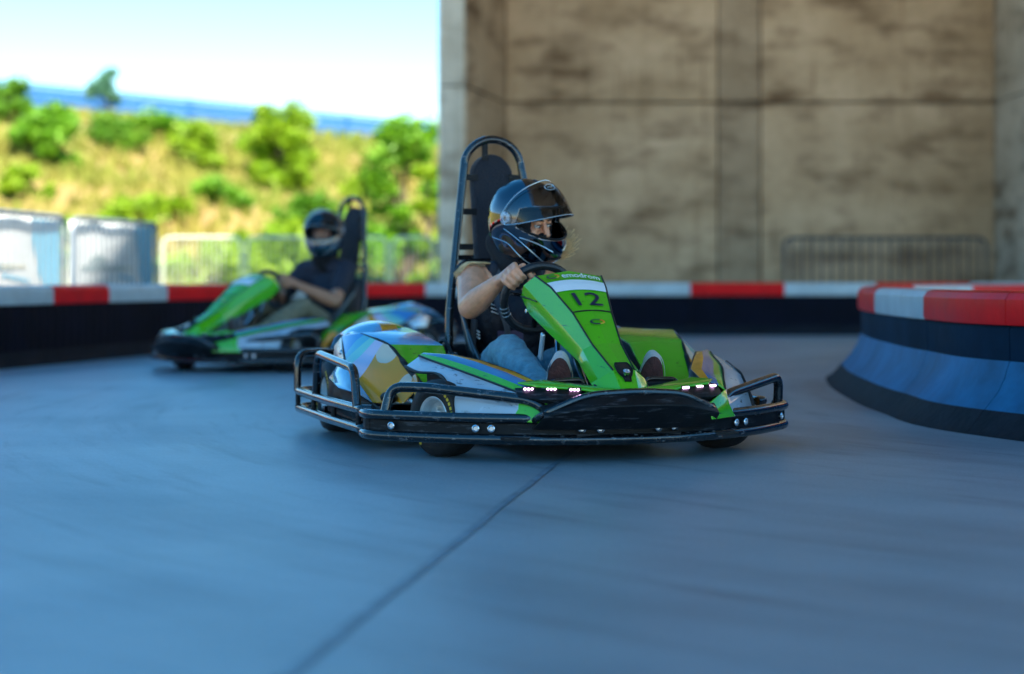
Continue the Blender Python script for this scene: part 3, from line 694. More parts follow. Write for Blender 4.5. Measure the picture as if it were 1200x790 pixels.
def make_wheel(name, c, r, w_, parent, steer=0.0, side=1, seg=40):
    """side=+1 outer face towards +b"""
    t = bpy.data.objects.new(name, None); link(t, parent); t.location = c; t.rotation_euler = (0, 0, steer)
    h = w_ / 2; ri = .068
    b = MB(); prof = [(-h * .82, ri), (-h * .97, ri + .012), (-h, r * .72), (-h * .93, r * .9), (-h * .72, r * .985), (-h * .3, r), (h * .3, r), (h * .72, r * .985), (h * .93, r * .9), (h, r * .72), (h * .97, ri + .012), (h * .82, ri)]
    b.lathe((0, 0, 0), (0, side, 0), prof, seg); b.build('tyre', M_rubber, t, angle=60)
    b = MB(); b.lathe((0, 0, 0), (0, side, 0), [(-h * .85, ri - .004), (-h * .85, ri + .006), (-h * .7, ri), (h * .7, ri), (h * .86, ri + .007), (h * .9, ri + .002), (h * .82, ri - .006), (h * .3, ri - .012), (h * .15, ri - .03), (h * .2, .026), (h * .55, .024), (h * .6, .0005)], seg)
    for k in range(3): q = k * 2.094; b.cyl((math.cos(q) * .035, side * h * .25, math.sin(q) * .035), (0, 1, 0), .006, .02, 8)
    b.build('rim', M_rim, t, angle=40)
    # yellow side print
    for q0 in (0, 180):
        b = MB()
        for k in range(7):
            a0 = R(q0 + k * 9); a1 = R(q0 + k * 9 + 6); y = side * (h + .001); r0, r1 = r * .76, r * .84
            b.add([(math.cos(a0) * r0, y * .985 + 0, math.sin(a0) * r0), (math.cos(a1) * r0, y * .985, math.sin(a1) * r0), (math.cos(a1) * r1, y * .98, math.sin(a1) * r1), (math.cos(a0) * r1, y * .98, math.sin(a0) * r1)], [(0, 1, 2, 3)])
        b.build('print', M_yellow, t)
    return t

def make_kart():
    K = empty('go_kart', (0, 0, 0), 0)
    # ---------------- chassis
    b = MB(); b.box((-.28, 0, .085), (1.36, .56, .012)); b.box((.45, 0, .09), (.2, .36, .012)); b.build('floor_pan', M_black, K, smooth=False)
    for s_ in (-1, 1):
        b = MB(); b.box((-.52, s_ * .505, .078), (.72, .44, .01)); b.build('side_shade_tray', M_black, K, smooth=False)  # pod undertray, added to deepen the shadow beneath the kart
        b = MB(); b.box((.37, s_ * .26, .083), (.26, .30, .01)); b.build('front_shade_tray', M_black, K, smooth=False)  # unseen plate added to darken the ground under the front
    b = MB(); b.box((-1.05, 0, .10), (.36, .86, .01)); b.build('rear_shade_tray', M_black, K, smooth=False)  # likewise added, blocks light under the rear
    for s_ in (-1, 1):
        tubepart('chassis_rail', [(-1.15, s_ * .3, .1), (-.4, s_ * .33, .08), (.1, s_ * .24, .08), (.5, s_ * .17, .08)], .016, K)
        tubepart('side_strut', [(-.85, s_ * .3, .08), (-.8, s_ * .72, .1)], .014, K); tubepart('side_strut', [(-.25, s_ * .3, .08), (-.2, s_ * .72, .1)], .014, K)
        tubepart('stub_axle', [(.133, s_ * .24, .12), (.133, s_ * .46, .13)], .014, K, M_steel)
    tubepart('rear_axle', [(-.985, -.52, .14), (-.985, .52, .14)], .02, K, M_steel)
    # ---------------- wheels
    make_wheel('wheel', (.133, -.50, .13), .13, .13, K, R(25), -1)
    make_wheel('wheel', (.133, .50, .13), .13, .13, K, R(25), 1)
    make_wheel('wheel', (-.985, -.59, .14), .14, .19, K, 0, -1)
    make_wheel('wheel', (-.985, .59, .14), .14, .19, K, 0, 1)
    # ---------------- front bumper
    fb = bpy.data.objects.new('front_bumper', None); link(fb, K)
    half = [(.05, .765), (.13, .755), (.24, .66), (.36, .53), (.46, .37), (.53, .2), (.55, 0)]
    for z, r_ in ((.145, .017), (.078, .017)):
        pts = smoothpath([(a, -b_, z) for a, b_ in half] + [(a, b_, z) for a, b_ in reversed(half[:-1])], 5)
        bb = MB(); bb.tube(pts, r_, 12); bb.build('tube', M_tube, fb)
    pts = smoothpath([(a - .008, -b_, 0) for a, b_ in half] + [(a - .008, b_, 0) for a, b_ in reversed(half[:-1])], 5)
    v = []; f = []
    for i, p in enumerate(pts): v += [(p.x, p.y, .09), (p.x, p.y, .135)]
    for i in range(len(pts) - 1): f.append((2 * i, 2 * i + 2, 2 * i + 3, 2 * i + 1))
    solid(mesh_obj('plate', v, f, M_black, fb), .006)
    for k, (i, j) in enumerate(((.40, -.475), (.425, -.43), (.535, -.16), (.545, -.10), (.545, .1), (.535, .16), (.425, .43), (.40, .475), (.2, -.705), (.2, .705))):
        bb = MB(); ax = V((1, j * 1.2, 0)).normalized(); bb.lathe(V((i, j, .112)), ax, [(0, .0125), (.008, .0125), (.01, .009), (.004, .007), (.004, .0005)], 16); bb.build('bolt', M_steel, fb)
    for s_ in (-1, 1):
        for z in (.145, .078):
            bb = MB(); bb.ellip((.045, s_ * .765, z), (.02, .0175, .0175)); bb.build('end_cap', M_black, fb)
        bb = MB(); bb.cyl((.1, s_ * .76, .112), (0, 0, 1), .012, .07, 12); bb.build('spacer', M_black, fb)
    # black bumper nose plate
    NP = [(-.30, .150, .57), (-.275, .185, .58), (-.16, .222, .615), (-.13, .232, .62)]
    top = [(.54, -.30, .178), (.585, -.165, .222), (.60, -.12, .230), (.61, 0, .232), (.60, .12, .230), (.585, .165, .222), (.54, .30, .178)]
    mid = [(.575, -.30, .158), (.62, -.17, .185), (.635, -.11, .19), (.65, 0, .192), (.635, .11, .19), (.62, .17, .185), (.575, .30, .158)]
    low = [(.50, -.315, .118), (.57, -.18, .118), (.59, -.11, .118), (.60, 0, .118), (.59, .11, .118), (.57, .18, .118), (.50, .315, .118)]
    back = [(.40, -.30, .168), (.47, -.165, .205), (.49, -.12, .21), (.5, 0, .212), (.49, .12, .21), (.47, .165, .205), (.40, .30, .168)]
    v = back + top + mid + low; n = 7
    panel('bumper_nose', v, [(r_ * n + i, r_ * n + i + 1, (r_ + 1) * n + i + 1, (r_ + 1) * n + i) for r_ in range(3) for i in range(n - 1)], M_black, K, t=.01, bev=.006)
    tubepart('nose_bar', [(.50, -.31, .14), (.56, -.30, .165), (.60, -.165, .226), (.625, 0, .236), (.60, .165, .226), (.56, .30, .165), (.50, .31, .14)], .012, K, rnd=.05)
    # wheel guards
    tubepart('wheel_guard', [(.14, -.715, .145), (.13, -.69, .235), (.22, -.60, .238), (.50, -.31, .205), (.55, -.25, .145)], .017, K, rnd=.06, seg=12)
    tubepart('wheel_guard', [(.10, .745, .145), (.11, .745, .248), (.38, .42, .205), (.46, .34, .145)], .017, K, rnd=.055, seg=12)
    # side bumpers and their guards
    for s_ in (-1, 1):
        sb = bpy.data.objects.new('side_bumper', None); link(sb, K)
        for z in (.15, .085):
            tubepart('tube', [(-.02, s_ * .72, z), (-.03, s_ * .752, z), (-.5, s_ * .762, z), (-1.16, s_ * .75, z), (-1.26, s_ * .66, z), (-1.27, s_ * .45, z)], .017, sb, rnd=.09, seg=12)
        for a_ in (-.06, -.45, -.80, -1.1):
            bb = MB(); bb.cyl((a_, s_ * .757, .117), (0, 0, 1), .01, .07, 10); bb.build('spacer', M_black, sb)
        af = -.09 if s_ < 0 else -.48
        tubepart('side_guard', [(-.77, s_ * .755, .15), (-.73, s_ * .755, .315 if s_ < 0 else .29), (af - .04, s_ * .755, .285 if s_ < 0 else .27), (af, s_ * .755, .15)], .016, sb, rnd=.05, seg=12)
        tubepart('corner_guard', [(-1.17, s_ * .745, .15), (-1.17, s_ * .745, .30), (-1.26, s_ * .62, .30), (-1.27, s_ * .45, .29), (-1.27, s_ * .45, .15)], .015, sb, rnd=.06, seg=12)
    rb = bpy.data.objects.new('rear_bumper', None); link(rb, K)
    for z in (.15, .085): tubepart('tube', [(-1.27, -.45, z), (-1.27, .45, z)], .017, rb)
    # ---------------- front wheel fairings
    for s_ in (-1, 1):
        KB = 1.11 if s_ > 0 else 1.0
        S = lambda L: [(a, s_ * b_ * KB, z) for a, b_, z in L]
        T = (-.115, .578, .292); U_ = (-.125, .525, .326); R1 = (.15, .455, .285); Vv = (.45, .345, .226); W = (.56, .25, .19)
        A1 = (-.01, .560, .276); A2 = (.09, .525, .276); A3 = (.17, .515, .258); A4 = (.235, .510, .205); A5 = (.275, .512, .14)
        B1 = (.455, .375, .135); B2 = (.57, .255, .135); S1 = (.20, .45, .272); S2 = (.44, .36, .222); S3 = (.46, .352, .215)
        v = S([T, U_, R1, Vv, W, A1, A2, A3, A4, A5, B1, B2, (-.03, .5, .31), (.455, .36, .18)])
        # outer side: white up to the cut, then green
        faces = [(0, 1, 12, 5), (5, 12, 2, 6), (6, 2, 7), (7, 2, 13, 8), (8, 13, 10, 9), (2, 3, 13), (13, 3, 4), (13, 4, 11, 10)]
        fm = [0, 0, 0, 0, 0, 0, 1, 1]
        panel('fairing_side', v, faces if s_ > 0 else [tuple(reversed(q)) for q in faces], [M_white, M_green], K, fm, .006, .003)
        # striped top: ridge line to inner line
        ridge = [U_, (-.03, .5, .31), R1, (.30, .40, .256), Vv]
        inner = [(-.118, .50, .332), (.0, .425, .335), (.12, .37, .320), (.27, .30, .288), (.45, .27, .256)]
        v = []
        cuts = (0, .30, .66, 1)
        for q in range(5):
            for c in cuts: v.append(V(ridge[q]).lerp(V(inner[q]), c) + V((0, 0, .010 * math.sin(math.pi * c))))
        v = [(p.x, s_ * p.y * (KB - (KB - 1) * .0), p.z) for p in v]
        faces = []; fm = []
        for q in range(4):
            for c in range(3): faces.append((q * 4 + c, (q + 1) * 4 + c, (q + 1) * 4 + c + 1, q * 4 + c + 1)); fm.append(c)
        panel('fairing_top', v, faces if s_ < 0 else [tuple(reversed(q)) for q in faces], [M_green, M_blue, M_orange], K, fm, .006, .003)
        bb = MB(); bb.tube(smoothpath([(a, s_ * KB * b_, z + .002) for a, b_, z in ridge], 5), .0035, 6); bb.build('seam', M_seam, K)
        bb = MB(); bb.tube(smoothpath([(a, s_ * KB * b_, z) for a, b_, z in [T, A1, A2, A3, A4, A5]], 5), .005, 6); bb.build('wheel_arch_trim', M_seam, K)
        # inner wall down to the footwell
        v = [(a, s_ * KB * b_, z) for a, b_, z in inner] + [(a, s_ * (b_ * KB - .015), .07) for a, b_, z in inner]
        panel('fairing_inner', v, [(i, i + 1, i + 6, i + 5) for i in range(4)], M_black, K, None, .004, 0)
        # green front strip between fairing and nose
        g = [(.45, .27, .258), (.56, .06, .236), (.60, .04, .234), (.615, .155, .228), (.565, .21, .236), (.48, .36, .236), (.43, .35, .262)]
        g = [(a, s_ * b_, z) for a, b_, z in [(.43, .345, .254), (.44, .262, .262), (.50, .13, .244), (.53, .03, .232), (.60, .03, .233), (.60, .13, .231), (.565, .175, .238), (.50, .30, .246)]]
        panel('nose_strip', g, [tuple(range(8)) if s_ < 0 else tuple(reversed(range(8)))], M_green, K, None, .008, .003)
        # dark light tray with three lights
        tr = [(a, s_ * b_, z) for a, b_, z in [(.435, .355, .240), (.50, .285, .240), (.565, .175, .232), (.585, .19, .205), (.535, .30, .205), (.475, .355, .212)]]
        panel('light_tray', tr, [tuple(range(6)) if s_ < 0 else tuple(reversed(range(6)))], M_black, K, None, .006, .002)
        for (a_, b_) in ((.468, .322), (.508, .258), (.545, .192)):
            l_ = bpy.data.objects.new('headlight', None); link(l_, K); l_.location = (a_ + .012, s_ * b_, .240); l_.rotation_euler = (0, 0, s_ * R(28))
            bb = MB(); bb.box((-.006, 0, 0), (.014, .042, .015)); bb.build('housing', M_black, l_, smooth=False)
            for q in (-.0115, 0, .0115): bb = MB(); bb.ellip((.002, q, .001), (.004, .0046, .0042), seg=10, ring=6); bb.build('led', M_led, l_)
    # black ground plate of the fairing front (fills behind the light trays)
    for s_ in (-1, 1):
        v = [(a, s_ * b_, z) for a, b_, z in [(.455, .34, .225), (.475, .35, .213), (.535, .30, .206), (.585, .19, .206), (.575, .235, .185), (.56, .245, .188)]]
        panel('front_filler', v, [(0, 1, 2, 5), (5, 2, 3, 4)] if s_ > 0 else [(5, 2, 1, 0), (4, 3, 2, 5)], M_black, K, None, .004, 0)
    # ---------------- steering fairing
    sf = bpy.data.objects.new('steering_fairing', None); link(sf, K)
    v = [p for r_ in FROWS for p in r_]
    faces = [(i * 7 + j, (i + 1) * 7 + j, (i + 1) * 7 + j + 1, i * 7 + j + 1) for i in range(6) for j in range(6) if not (i in (4,) and j in (2, 3) and False)]
    o = mesh_obj('shell', v, faces, M_green, sf, smooth=True, angle=9); solid(o, .007, .004)
    for j in (2, 4):
        bb = MB(); bb.tube([FROWS[i][j] + V((.001, 0, .001)) for i in range(1, 6)], .0032, 6); bb.build('seam', M_seam, sf)
    bb = MB(); bb.tube([fsurf(u / 5, 2.98, .001) for u in range(-5, 6)], .0028, 6); bb.build('seam', M_seam, sf)
    patch_on_fairing('white_band', sf, M_print, lambda a, b_: (-.97 + 1.94 * a, 1.70 + .52 * b_), 12, 6)
    # recess at the foot of the centre face with the key barrel
    rw = lambda a: .22 + .42 * math.sin(math.pi * min(1, .25 + a * .9)) if a < .9 else .24
    patch_on_fairing('recess', sf, M_seam, lambda a, b_: ((2 * b_ - 1) * rw(a) * (1 + .35 * a), 4.80 + .72 * a), 14, 4, .0035)
    bb = MB(); ring = [fsurf(-rw(k / 10) * (1 + .035 * k), 4.80 + .072 * k, .004) for k in range(11)] + [fsurf(rw(k / 10) * (1 + .035 * k), 4.80 + .072 * k, .004) for k in range(10, -1, -1)]
    bb.tube(ring, .003, 6, closed=True); bb.build('recess_rim', M_black, sf)
    bb = MB(); c = fsurf(-.05, 5.25, .006); bb.lathe(c, (.5, 0, .8), [(0, .012), (.012, .012), (.014, .009), (.008, .007), (.008, .0005)], 16); bb.build('key_barrel', M_steel, sf)
    bb = MB(); c = FROWS[2][0] + V((-.005, -.004, .01)); bb.lathe(c, (.2, -1, 0), [(0, .008), (.006, .008), (.007, .004), (.004, .0005)], 12); bb.build('bolt', M_steel, sf)
    bb = MB(); bb.tube([FROWS[1][0] + V((0, -.002, 0)), FROWS[2][1] + V((-.03, -.004, .0)), FROWS[2][1] + V((.0, -.003, -.004))], .0025, 6); bb.build('seam', M_seam, sf)
    bb = MB(); bb.tube([FROWS[6][0] + V((-.06, 0, .03)), FROWS[6][0] + V((.012, 0, -.004)), FROWS[6][3] + V((.02, 0, -.008)), FROWS[6][6] + V((.012, 0, -.004)), FROWS[6][6] + V((-.06, 0, .03))], .008, 8); bb.build('foot_trim', M_seam, sf)
    swoosh(sf, -.62, 1.38, .2, .15)
    swoosh(sf, .0, 3.36, .42, .085)
    # emblem swoosh second line is a pale hairline under the name
    text_on_fairing('emodrom', sf, M_print, -.36, .88, 1.22, 1.55, 'lettering', .014)
    patch_on_fairing('hairline', sf, M_greenlogo, lambda a, b_: (-.5 + 1.2 * a, 1.62 + .02 * b_), 6, 1)
    text_on_fairing('12', sf, M_number, -.50, .66, 2.33, 2.80, 'race_number', .004)
    # steering column, braces, tank
    tubepart('steering_column', [(-.20, 0, .52), (.25, .0, .12)], .011, K, M_chrome)
    for s_ in (-1, 1):
        tubepart('column_brace', [(-.08, s_ * .03, .44), (.12, s_ * .09, .09)], .010, K, M_chrome)
    bb = MB(); bb.box((.0, -.115, .36), (.03, .012, .10), Matrix.Rotation(R(20), 3, 'Y')); o = bb.build('side_bracket', M_silver_trim, K, smooth=False); k_ = o.modifiers.new('b', 'BEVEL'); k_.width = .006; k_.segments = 2
    # ---------------- steering wheel
    sw = bpy.data.objects.new('steering_wheel', None); link(sw, K)
    cw = V((-.245, -.045, .525)); up = V((.42, 0, .907)); sd_ = V((0, 1, 0)); ax = sd_.cross(up)
    cir = [cw + (up * math.sin(q) + sd_ * math.cos(q)) * .130 for q in [2 * math.pi * k / 40 for k in range(40)]]
    bb = MB(); bb.tube(cir, .016, 10, closed=True); bb.build('rim', M_wheelgrip, sw)
    for q in (R(10), R(170), R(270)):
        bb = MB(); bb.tube([cw - ax * .0, cw + (up * math.sin(q) + sd_ * math.cos(q)) * .128], .011, 8, flat=.6); bb.build('spoke', M_tube, sw)
    bb = MB(); bb.cyl(cw, ax, .045, .03, 20); bb.build('hub', M_black, sw)
    for k in range(3):
        q0 = R(196 + 7 * k); p = cw + (up * math.sin(q0) + sd_ * math.cos(q0)) * .130; bb = MB(); tg = (-sd_ * math.sin(q0) + up * math.cos(q0)); 
        bb.tube([p - tg * .002, p + tg * .002], .0172, 10); bb.build('clip', M_silver_trim, sw)
    # ---------------- pedals
    for s_ in (-1, 1):
        pd = bpy.data.objects.new('pedal', None); link(pd, K)
        bb = MB(); bb.box((.375, s_ * .165, .225), (.012, .09, .05), Matrix.Rotation(R(-15), 3, 'Y')); bb.build('plate', M_black, pd, smooth=False)
        tubepart('arm', [(.35, s_ * .215, .08), (.375, s_ * .215, .245), (.38, s_ * .165, .255), (.38, s_ * .115, .25), (.375, s_ * .105, .2)], .0085, pd, M_tube, rnd=.03)
    # heel plate visible as dark shelf
    for s_ in (-1, 1):
        bb = MB(); bb.box((.40, s_ * .165, .235), (.03, .13, .05), Matrix.Rotation(R(10), 3, 'Y')); o = bb.build('foot_stop', M_black, K, smooth=False); k_ = o.modifiers.new('b', 'BEVEL'); k_.width = .01; k_.segments = 3
        tubepart('foot_stop_bar', [(.41, s_ * .235, .2), (.41, s_ * .225, .262), (.412, s_ * .11, .266), (.41, s_ * .095, .2)], .007, K, M_tube, rnd=.025)
    # ---------------- side pods
    for s_ in (-1, 1):
        pod = bpy.data.objects.new('side_pod', None); link(pod, K)
        KB = 1.13 if s_ > 0 else 1.0
        A = (-.70, .597, .388); Bp = (-.47, .545, .352); Cp = (-.22, .49, .215); A_ = (-.86, .632, .372)
        E_ = (-.20, .56, .155); F_ = (-.33, .640, .150); G = (-.60, .672, .27); H_ = (-.62, .62, .32)
        S = lambda L: [(a, s_ * b_ * KB, z) for a, b_, z in L]
        fl = lambda fs: fs if s_ > 0 else [tuple(reversed(q)) for q in fs]
        o = panel('outer_panel', S([A_, A, Bp, Cp, E_, F_, G]), fl([(0, 6, 1), (1, 6, 5, 2), (2, 5, 4, 3)]), M_wrap, pod, None, .006, .003)
        # black ridge strip
        bb = MB(); bb.tube(smoothpath(S([A, Bp, (-.34, .517, .284), Cp, (-.16, .478, .16)]), 5), [.004] * 3 + [.006] * 6 + [.011] * 12, 8); bb.build('ridge_strip', M_black, pod)
        TR = (-.455, .345, .347); TB = (-.72, .36, .385)
        panel('top_panel', S([A_, A, Bp, TR, TB, (-.92, .36, .40), (-.95, .58, .385)]), fl([(1, 2, 3, 4), (0, 1, 4, 5, 6)]), M_sky if s_ < 0 else M_green, pod, None, .006, .003)  # right top: reflected sky painted in as light blue; left top stays green
        panel('front_panel', S([Bp, Cp, (-.18, .36, .16), (-.30, .345, .24), TR]), fl([(0, 1, 2, 3, 4)]), M_green, pod, None, .006, .004)
        panel('inner_panel', S([TR, (-.30, .345, .24), (-.2, .34, .08), (-.9, .34, .08), (-.92, .36, .40), TB]), fl([(0, 1, 2, 3, 4, 5)]), M_black, pod, None, .004, 0)
        # rear quarter: pale upper edge, blue skirt, black foot
        panel('rear_quarter', S([A_, (-.62, .662, .282), (-.74, .668, .268), (-.90, .655, .272), (-.95, .64, .335)]), fl([(0, 4, 3, 2, 1)]), M_silver_trim, pod, None, .005, .003)
        panel('skirt', S([G, (-.75, .672, .266), (-.785, .70, .216), (-.55, .715, .192), (-.30, .70, .186), F_]), fl([(0, 1, 2, 3, 4, 5)]), M_sky, pod, None, .005, .003)
        panel('lower_skirt', S([F_, (-.30, .70, .186), (-.55, .715, .192), (-.785, .70, .216), (-.70, .72, .10), (-.3, .71, .09), (-.22, .62, .11)]), fl([(0, 1, 2, 3, 4, 5, 6)]), M_black, pod, None, .005, .003)
        bb = MB(); bb.tube(smoothpath(S([A_, G, F_, (-.24, .61, .13)]), 6), .005, 6); bb.build('seam', M_seam, pod)
        bb = MB(); bb.ellip(S([(-.255, .60, .175)])[0], (.05, .03, .022)); bb.build('bracket_cover', M_black, pod)
        for q in ((-.78, .655, .315), (-.70, .665, .285)):
            bb = MB(); bb.ellip(S([q])[0], (.011, .009, .011), seg=10, ring=6); bb.build('bolt', M_steel, pod)
        # arch behind the front wheel
        bb = MB(); bb.tube(smoothpath(S([(-.20, .52, .235), (-.13, .53, .21), (-.08, .54, .15), (-.07, .54, .09)]), 5), .012, 8, flat=2.2); bb.build('wheel_arch_trim', M_orange, pod)
    # ---------------- rear covers
    bb = MB(); bb.box((-1.02, 0, .26), (.34, .92, .16), taper=.86); o = bb.build('motor_cover', M_black, K, smooth=True); k_ = o.modifiers.new('b', 'BEVEL'); k_.width = .03; k_.segments = 3
    for s_ in (-1, 1):
        prof = [(-1.22, .33), (-1.15, .40), (-1.05, .43), (-.93, .415), (-.86, .37)]
        def hump(u, w_):
            i = min(int(w_ * 4), 3); k = w_ * 4 - i; a_ = prof[i][0] + (prof[i + 1][0] - prof[i][0]) * k; z_ = prof[i][1] + (prof[i + 1][1] - prof[i][1]) * k
            return (a_, s_ * (.30 + .30 * u), .30 + (z_ - .30) * math.sin(math.pi * (.12 + .76 * u)) ** .5)
        v, f, fm = grid(hump, 9, 8, lambda u, w_: 1 if .3 < u < .52 else (2 if u <= .3 else 0)); o = mesh_obj('rear_hump', v, f if s_ < 0 else [tuple(reversed(q)) for q in f], [M_sky, M_orange, M_green], K, fm, True, 60); solid(o, .005)
    bb = MB()
    for k in range(6): bb.cyl((-.62 + .03 * k, -.28, .12 + .012 * k), (0, 1, 0), .03, .02, 14)
    bb.build('motor', M_steel, K)
    for k, pts in enumerate(([(-.9, -.25, .3), (-.7, -.27, .36), (-.6, -.25, .25), (-.5, -.27, .1)], [(-.9, -.22, .28), (-.72, -.29, .30), (-.6, -.28, .2), (-.45, -.3, .1)])):
        bb = MB(); bb.tube(smoothpath(pts, 6), .007, 8); bb.build('cable', M_rubber, K)
    for (c, r_) in (((-.60, -.255, .30), .018), ((-.66, -.27, .25), .014), ((-.56, -.26, .2), .015), ((-.63, -.275, .16), .02)):
        bb = MB(); bb.lathe(c, (.3, -1, .1), [(0, r_), (.012, r_), (.014, r_ * .6), (.02, r_ * .55), (.02, .0005)], 14); bb.build('fitting', M_steel, K)
    # ---------------- seat
    pr = [(-.33, .17), (-.45, .115), (-.62, .10), (-.76, .12), (-.86, .20), (-.91, .34), (-.935, .48), (-.95, .60)]
    def seat(u, w_):
        x = w_ * (len(pr) - 1); i = min(int(x), len(pr) - 2); k = x - i; a_ = pr[i][0] * (1 - k) + pr[i + 1][0] * k; z_ = pr[i][1] * (1 - k) + pr[i + 1][1] * k
        q = (u - .5) * 2; wing = max(0, abs(q) - .45) / .55; H_ = (.05 + .28 * math.sin(math.pi * min(1, max(0, w_ * 1.0))) ** 1.2)
        d = V((1, 0, .55)) if w_ > .45 else V((.35, 0, 1)); d.normalize()
        e = d * H_ * wing ** 1.6
        return (a_ + e.x, q * .195 * (1 - .12 * wing * (w_ > .8)), z_ + e.z)
    v, f, _ = grid(seat, 22, 24); o = mesh_obj('seat', v, f, M_seat, K, smooth=True, angle=180); solid(o, .012, 0)
    # ---------------- roll hoop and head rest
    rh = bpy.data.objects.new('roll_hoop', None); link(rh, K)
    tubepart('hoop', [(-.80, -.225, .12), (-.86, -.205, .46), (-.94, -.126, 1.0), (-.945, -.120, 1.035)] + [(-.95, -.120 * math.cos(R(q)), 1.035 + .118 * math.sin(R(q))) for q in range(12, 180, 12)] + [(-.945, .120, 1.035), (-.94, .126, 1.0), (-.86, .205, .46), (-.80, .225, .12)], .0165, rh, rnd=.02, seg=12)
    def legy(z): return .205 - (.205 - .12) * (z - .46) / .56, -.86 - .085 * (z - .46) / .56
    for z in (1.0, .862, .722):
        y, a_ = legy(z)
        for s_ in (-1, 1):
            bb = MB(); bb.box((a_ - .002, s_ * (y - .03), z), (.02, .075 if z < 1 else .055, .024)); bb.build('rung', M_black, rh, smooth=False)
    bb = MB(); bb.tube([(-.93, -.17, .68), (-.93, .17, .68)], .011, 8); bb.build('cross_bar', M_tube, rh)
    bb = MB(); bb.tube([(-.955, -.03, 1.145), (-.955, -.03, 1.07)], .013, 8); bb.build('cross_bar', M_black, rh)
    hp = []; n = 24
    def hb(z): return .088 * (1 if z < 1.005 else math.sqrt(max(0, 1 - ((z - 1.005) / .088) ** 2))) if z < 1.093 else 0
    v = []; zs = [.66, .7, .8, .9, .96, 1.005] + [1.005 + .088 * math.sin(R(q)) for q in (15, 30, 45, 60, 72, 82, 90)]
    bb = MB(); rings = []
    for z in zs:
        wdt = max(.004, hb(z)); a_ = -.90 - .085 * (z - .66) / .45
        rings.append([(a_ + .022, -wdt * .9, z), (a_ + .026, 0, z), (a_ + .022, wdt * .9, z), (a_ + .008, wdt, z), (a_ - .012, wdt, z), (a_ - .02, 0, z), (a_ - .012, -wdt, z), (a_ + .008, -wdt, z)])
    v = [p for r_ in rings for p in r_]; m8 = len(rings)
    f = [(i * 8 + j, i * 8 + (j + 1) % 8, (i + 1) * 8 + (j + 1) % 8, (i + 1) * 8 + j) for i in range(m8 - 1) for j in range(8)] + [tuple(reversed(range(8))), tuple(range((m8 - 1) * 8, m8 * 8))]
    mesh_obj('head_pad', v, f, M_fabric, rh, smooth=True, angle=50)
    # small loops behind the seat shoulder
    tubepart('shoulder_loop', [(-.86, -.19, .62), (-.86, -.15, .668), (-.87, .0, .675), (-.86, .15, .668), (-.86, .19, .62)], .005, K, M_tube, rnd=.04)
    return K
K1 = make_kart()
tag(K1, 'sharp foreground green go-kart number 12 with black tube bumpers and its driver looking aside', 'go-kart', 'green electric go-karts on the track')
K1.location = (.213, 6.636, 0); K1.rotation_euler = (0, 0, -math.pi / 2 + R(17.85))
K2 = copy_tree(K1, None, skip=('race_number',))
tag(K2, 'green go-kart without a visible number following on the left, driver in dark t-shirt', 'go-kart', 'green electric go-karts on the track')
for o in [c2 for c1 in K2.children for c2 in c1.children if c2.name.startswith('led')]:
    o.data = o.data.copy(); o.data.materials[0] = M_led_off
for o in [c2 for c1 in K2.children for c2 in c1.children if c2.name.startswith('race_number')]: bpy.data.objects.remove(o)
K2.location = (-1.72, 12.4, 0); K2.rotation_euler = (0, 0, -math.pi / 2 - R(40))
# ================================================================== THE DRIVERS
def euler(yaw, pitch, roll): return (Matrix.Rotation(R(yaw), 3, 'Z') @ Matrix.Rotation(R(pitch), 3, 'Y') @ Matrix.Rotation(R(roll), 3, 'X'))
HS = 1.06
def shell_pt(az, el, s=1.0):
    ca, sa, ce, se = math.cos(az), math.sin(az), math.cos(el), math.sin(el)
    rx = .150 if ca > 0 else .152; rz = .142 if se > 0 else .185
    d = V((ca * ce, sa * ce, se)); r = 1 / math.sqrt((d.x / rx) ** 2 + (d.y / .124) ** 2 + (d.z / rz) ** 2)
    # chin bar pushed forward, jaw narrowed, spoiler at the back of the crown
    wc = max(0, math.cos(min(abs(az), 1.57))) ** 1.5 * math.exp(-((el + .62) / .38) ** 2); r += .028 * wc
    r -= .012 * math.exp(-((abs(az) - 1.5) / .5) ** 2) * math.exp(-((el + .7) / .3) ** 2)
    r += .007 * math.exp(-((abs(az) - 3.1) / .7) ** 2) * math.exp(-((el - .55) / .16) ** 2)
    r += .004 * math.exp(-((az) / .25) ** 2) * max(0, math.sin(el * 1.3)) 
    return d * r * s * HS
def hand(b, g, T, Out, N, W, thumb=1, lefty=False):
    """gripping hand; g point on the rim, T tangent (towards thumb), Out radial outward, N away from the driver, W wrist"""
    for k, o in enumerate((.034, .013, -.009, -.030)):
        L = (1.0, 1.08, 1.02, .86)[k]; rr = (.0102, .0106, .0100, .0088)[k]
        kn = g + T * o * 1.05 + Out * .026 * L - N * .020; p1 = g + T * o + Out * .031 * L + N * .018 * L; p2 = g + T * o * .95 + Out * .006 + N * .034 * L; p3 = g + T * o * .9 - Out * .018 + N * .020
        b.cap(kn, rr * 1.12, p1, rr, 10); b.cap(p1, rr * 1.04, p2, rr * .92, 10); b.cap(p2, rr * .94, p3, rr * .82, 10)
        b.cap(W + T * o * .45 + Out * .004, .017, kn, rr * 1.2, 10)
    m = W.lerp(g, .6) + Out * .004 - N * .004
    b.cap(W, .022, m, .024, 12)
    t0 = W.lerp(g, .35) + T * .022; t1 = g + T * .052 - N * .022 - Out * .004; t2 = g + T * .05 - N * .004 - Out * .024; t3 = g + T * .046 + N * .012 - Out * .040
    b.cap(t0, .016, t1, .0125, 10); b.cap(t1, .0125, t2, .0112, 10); b.cap(t2, .0112, t3, .0095, 10)
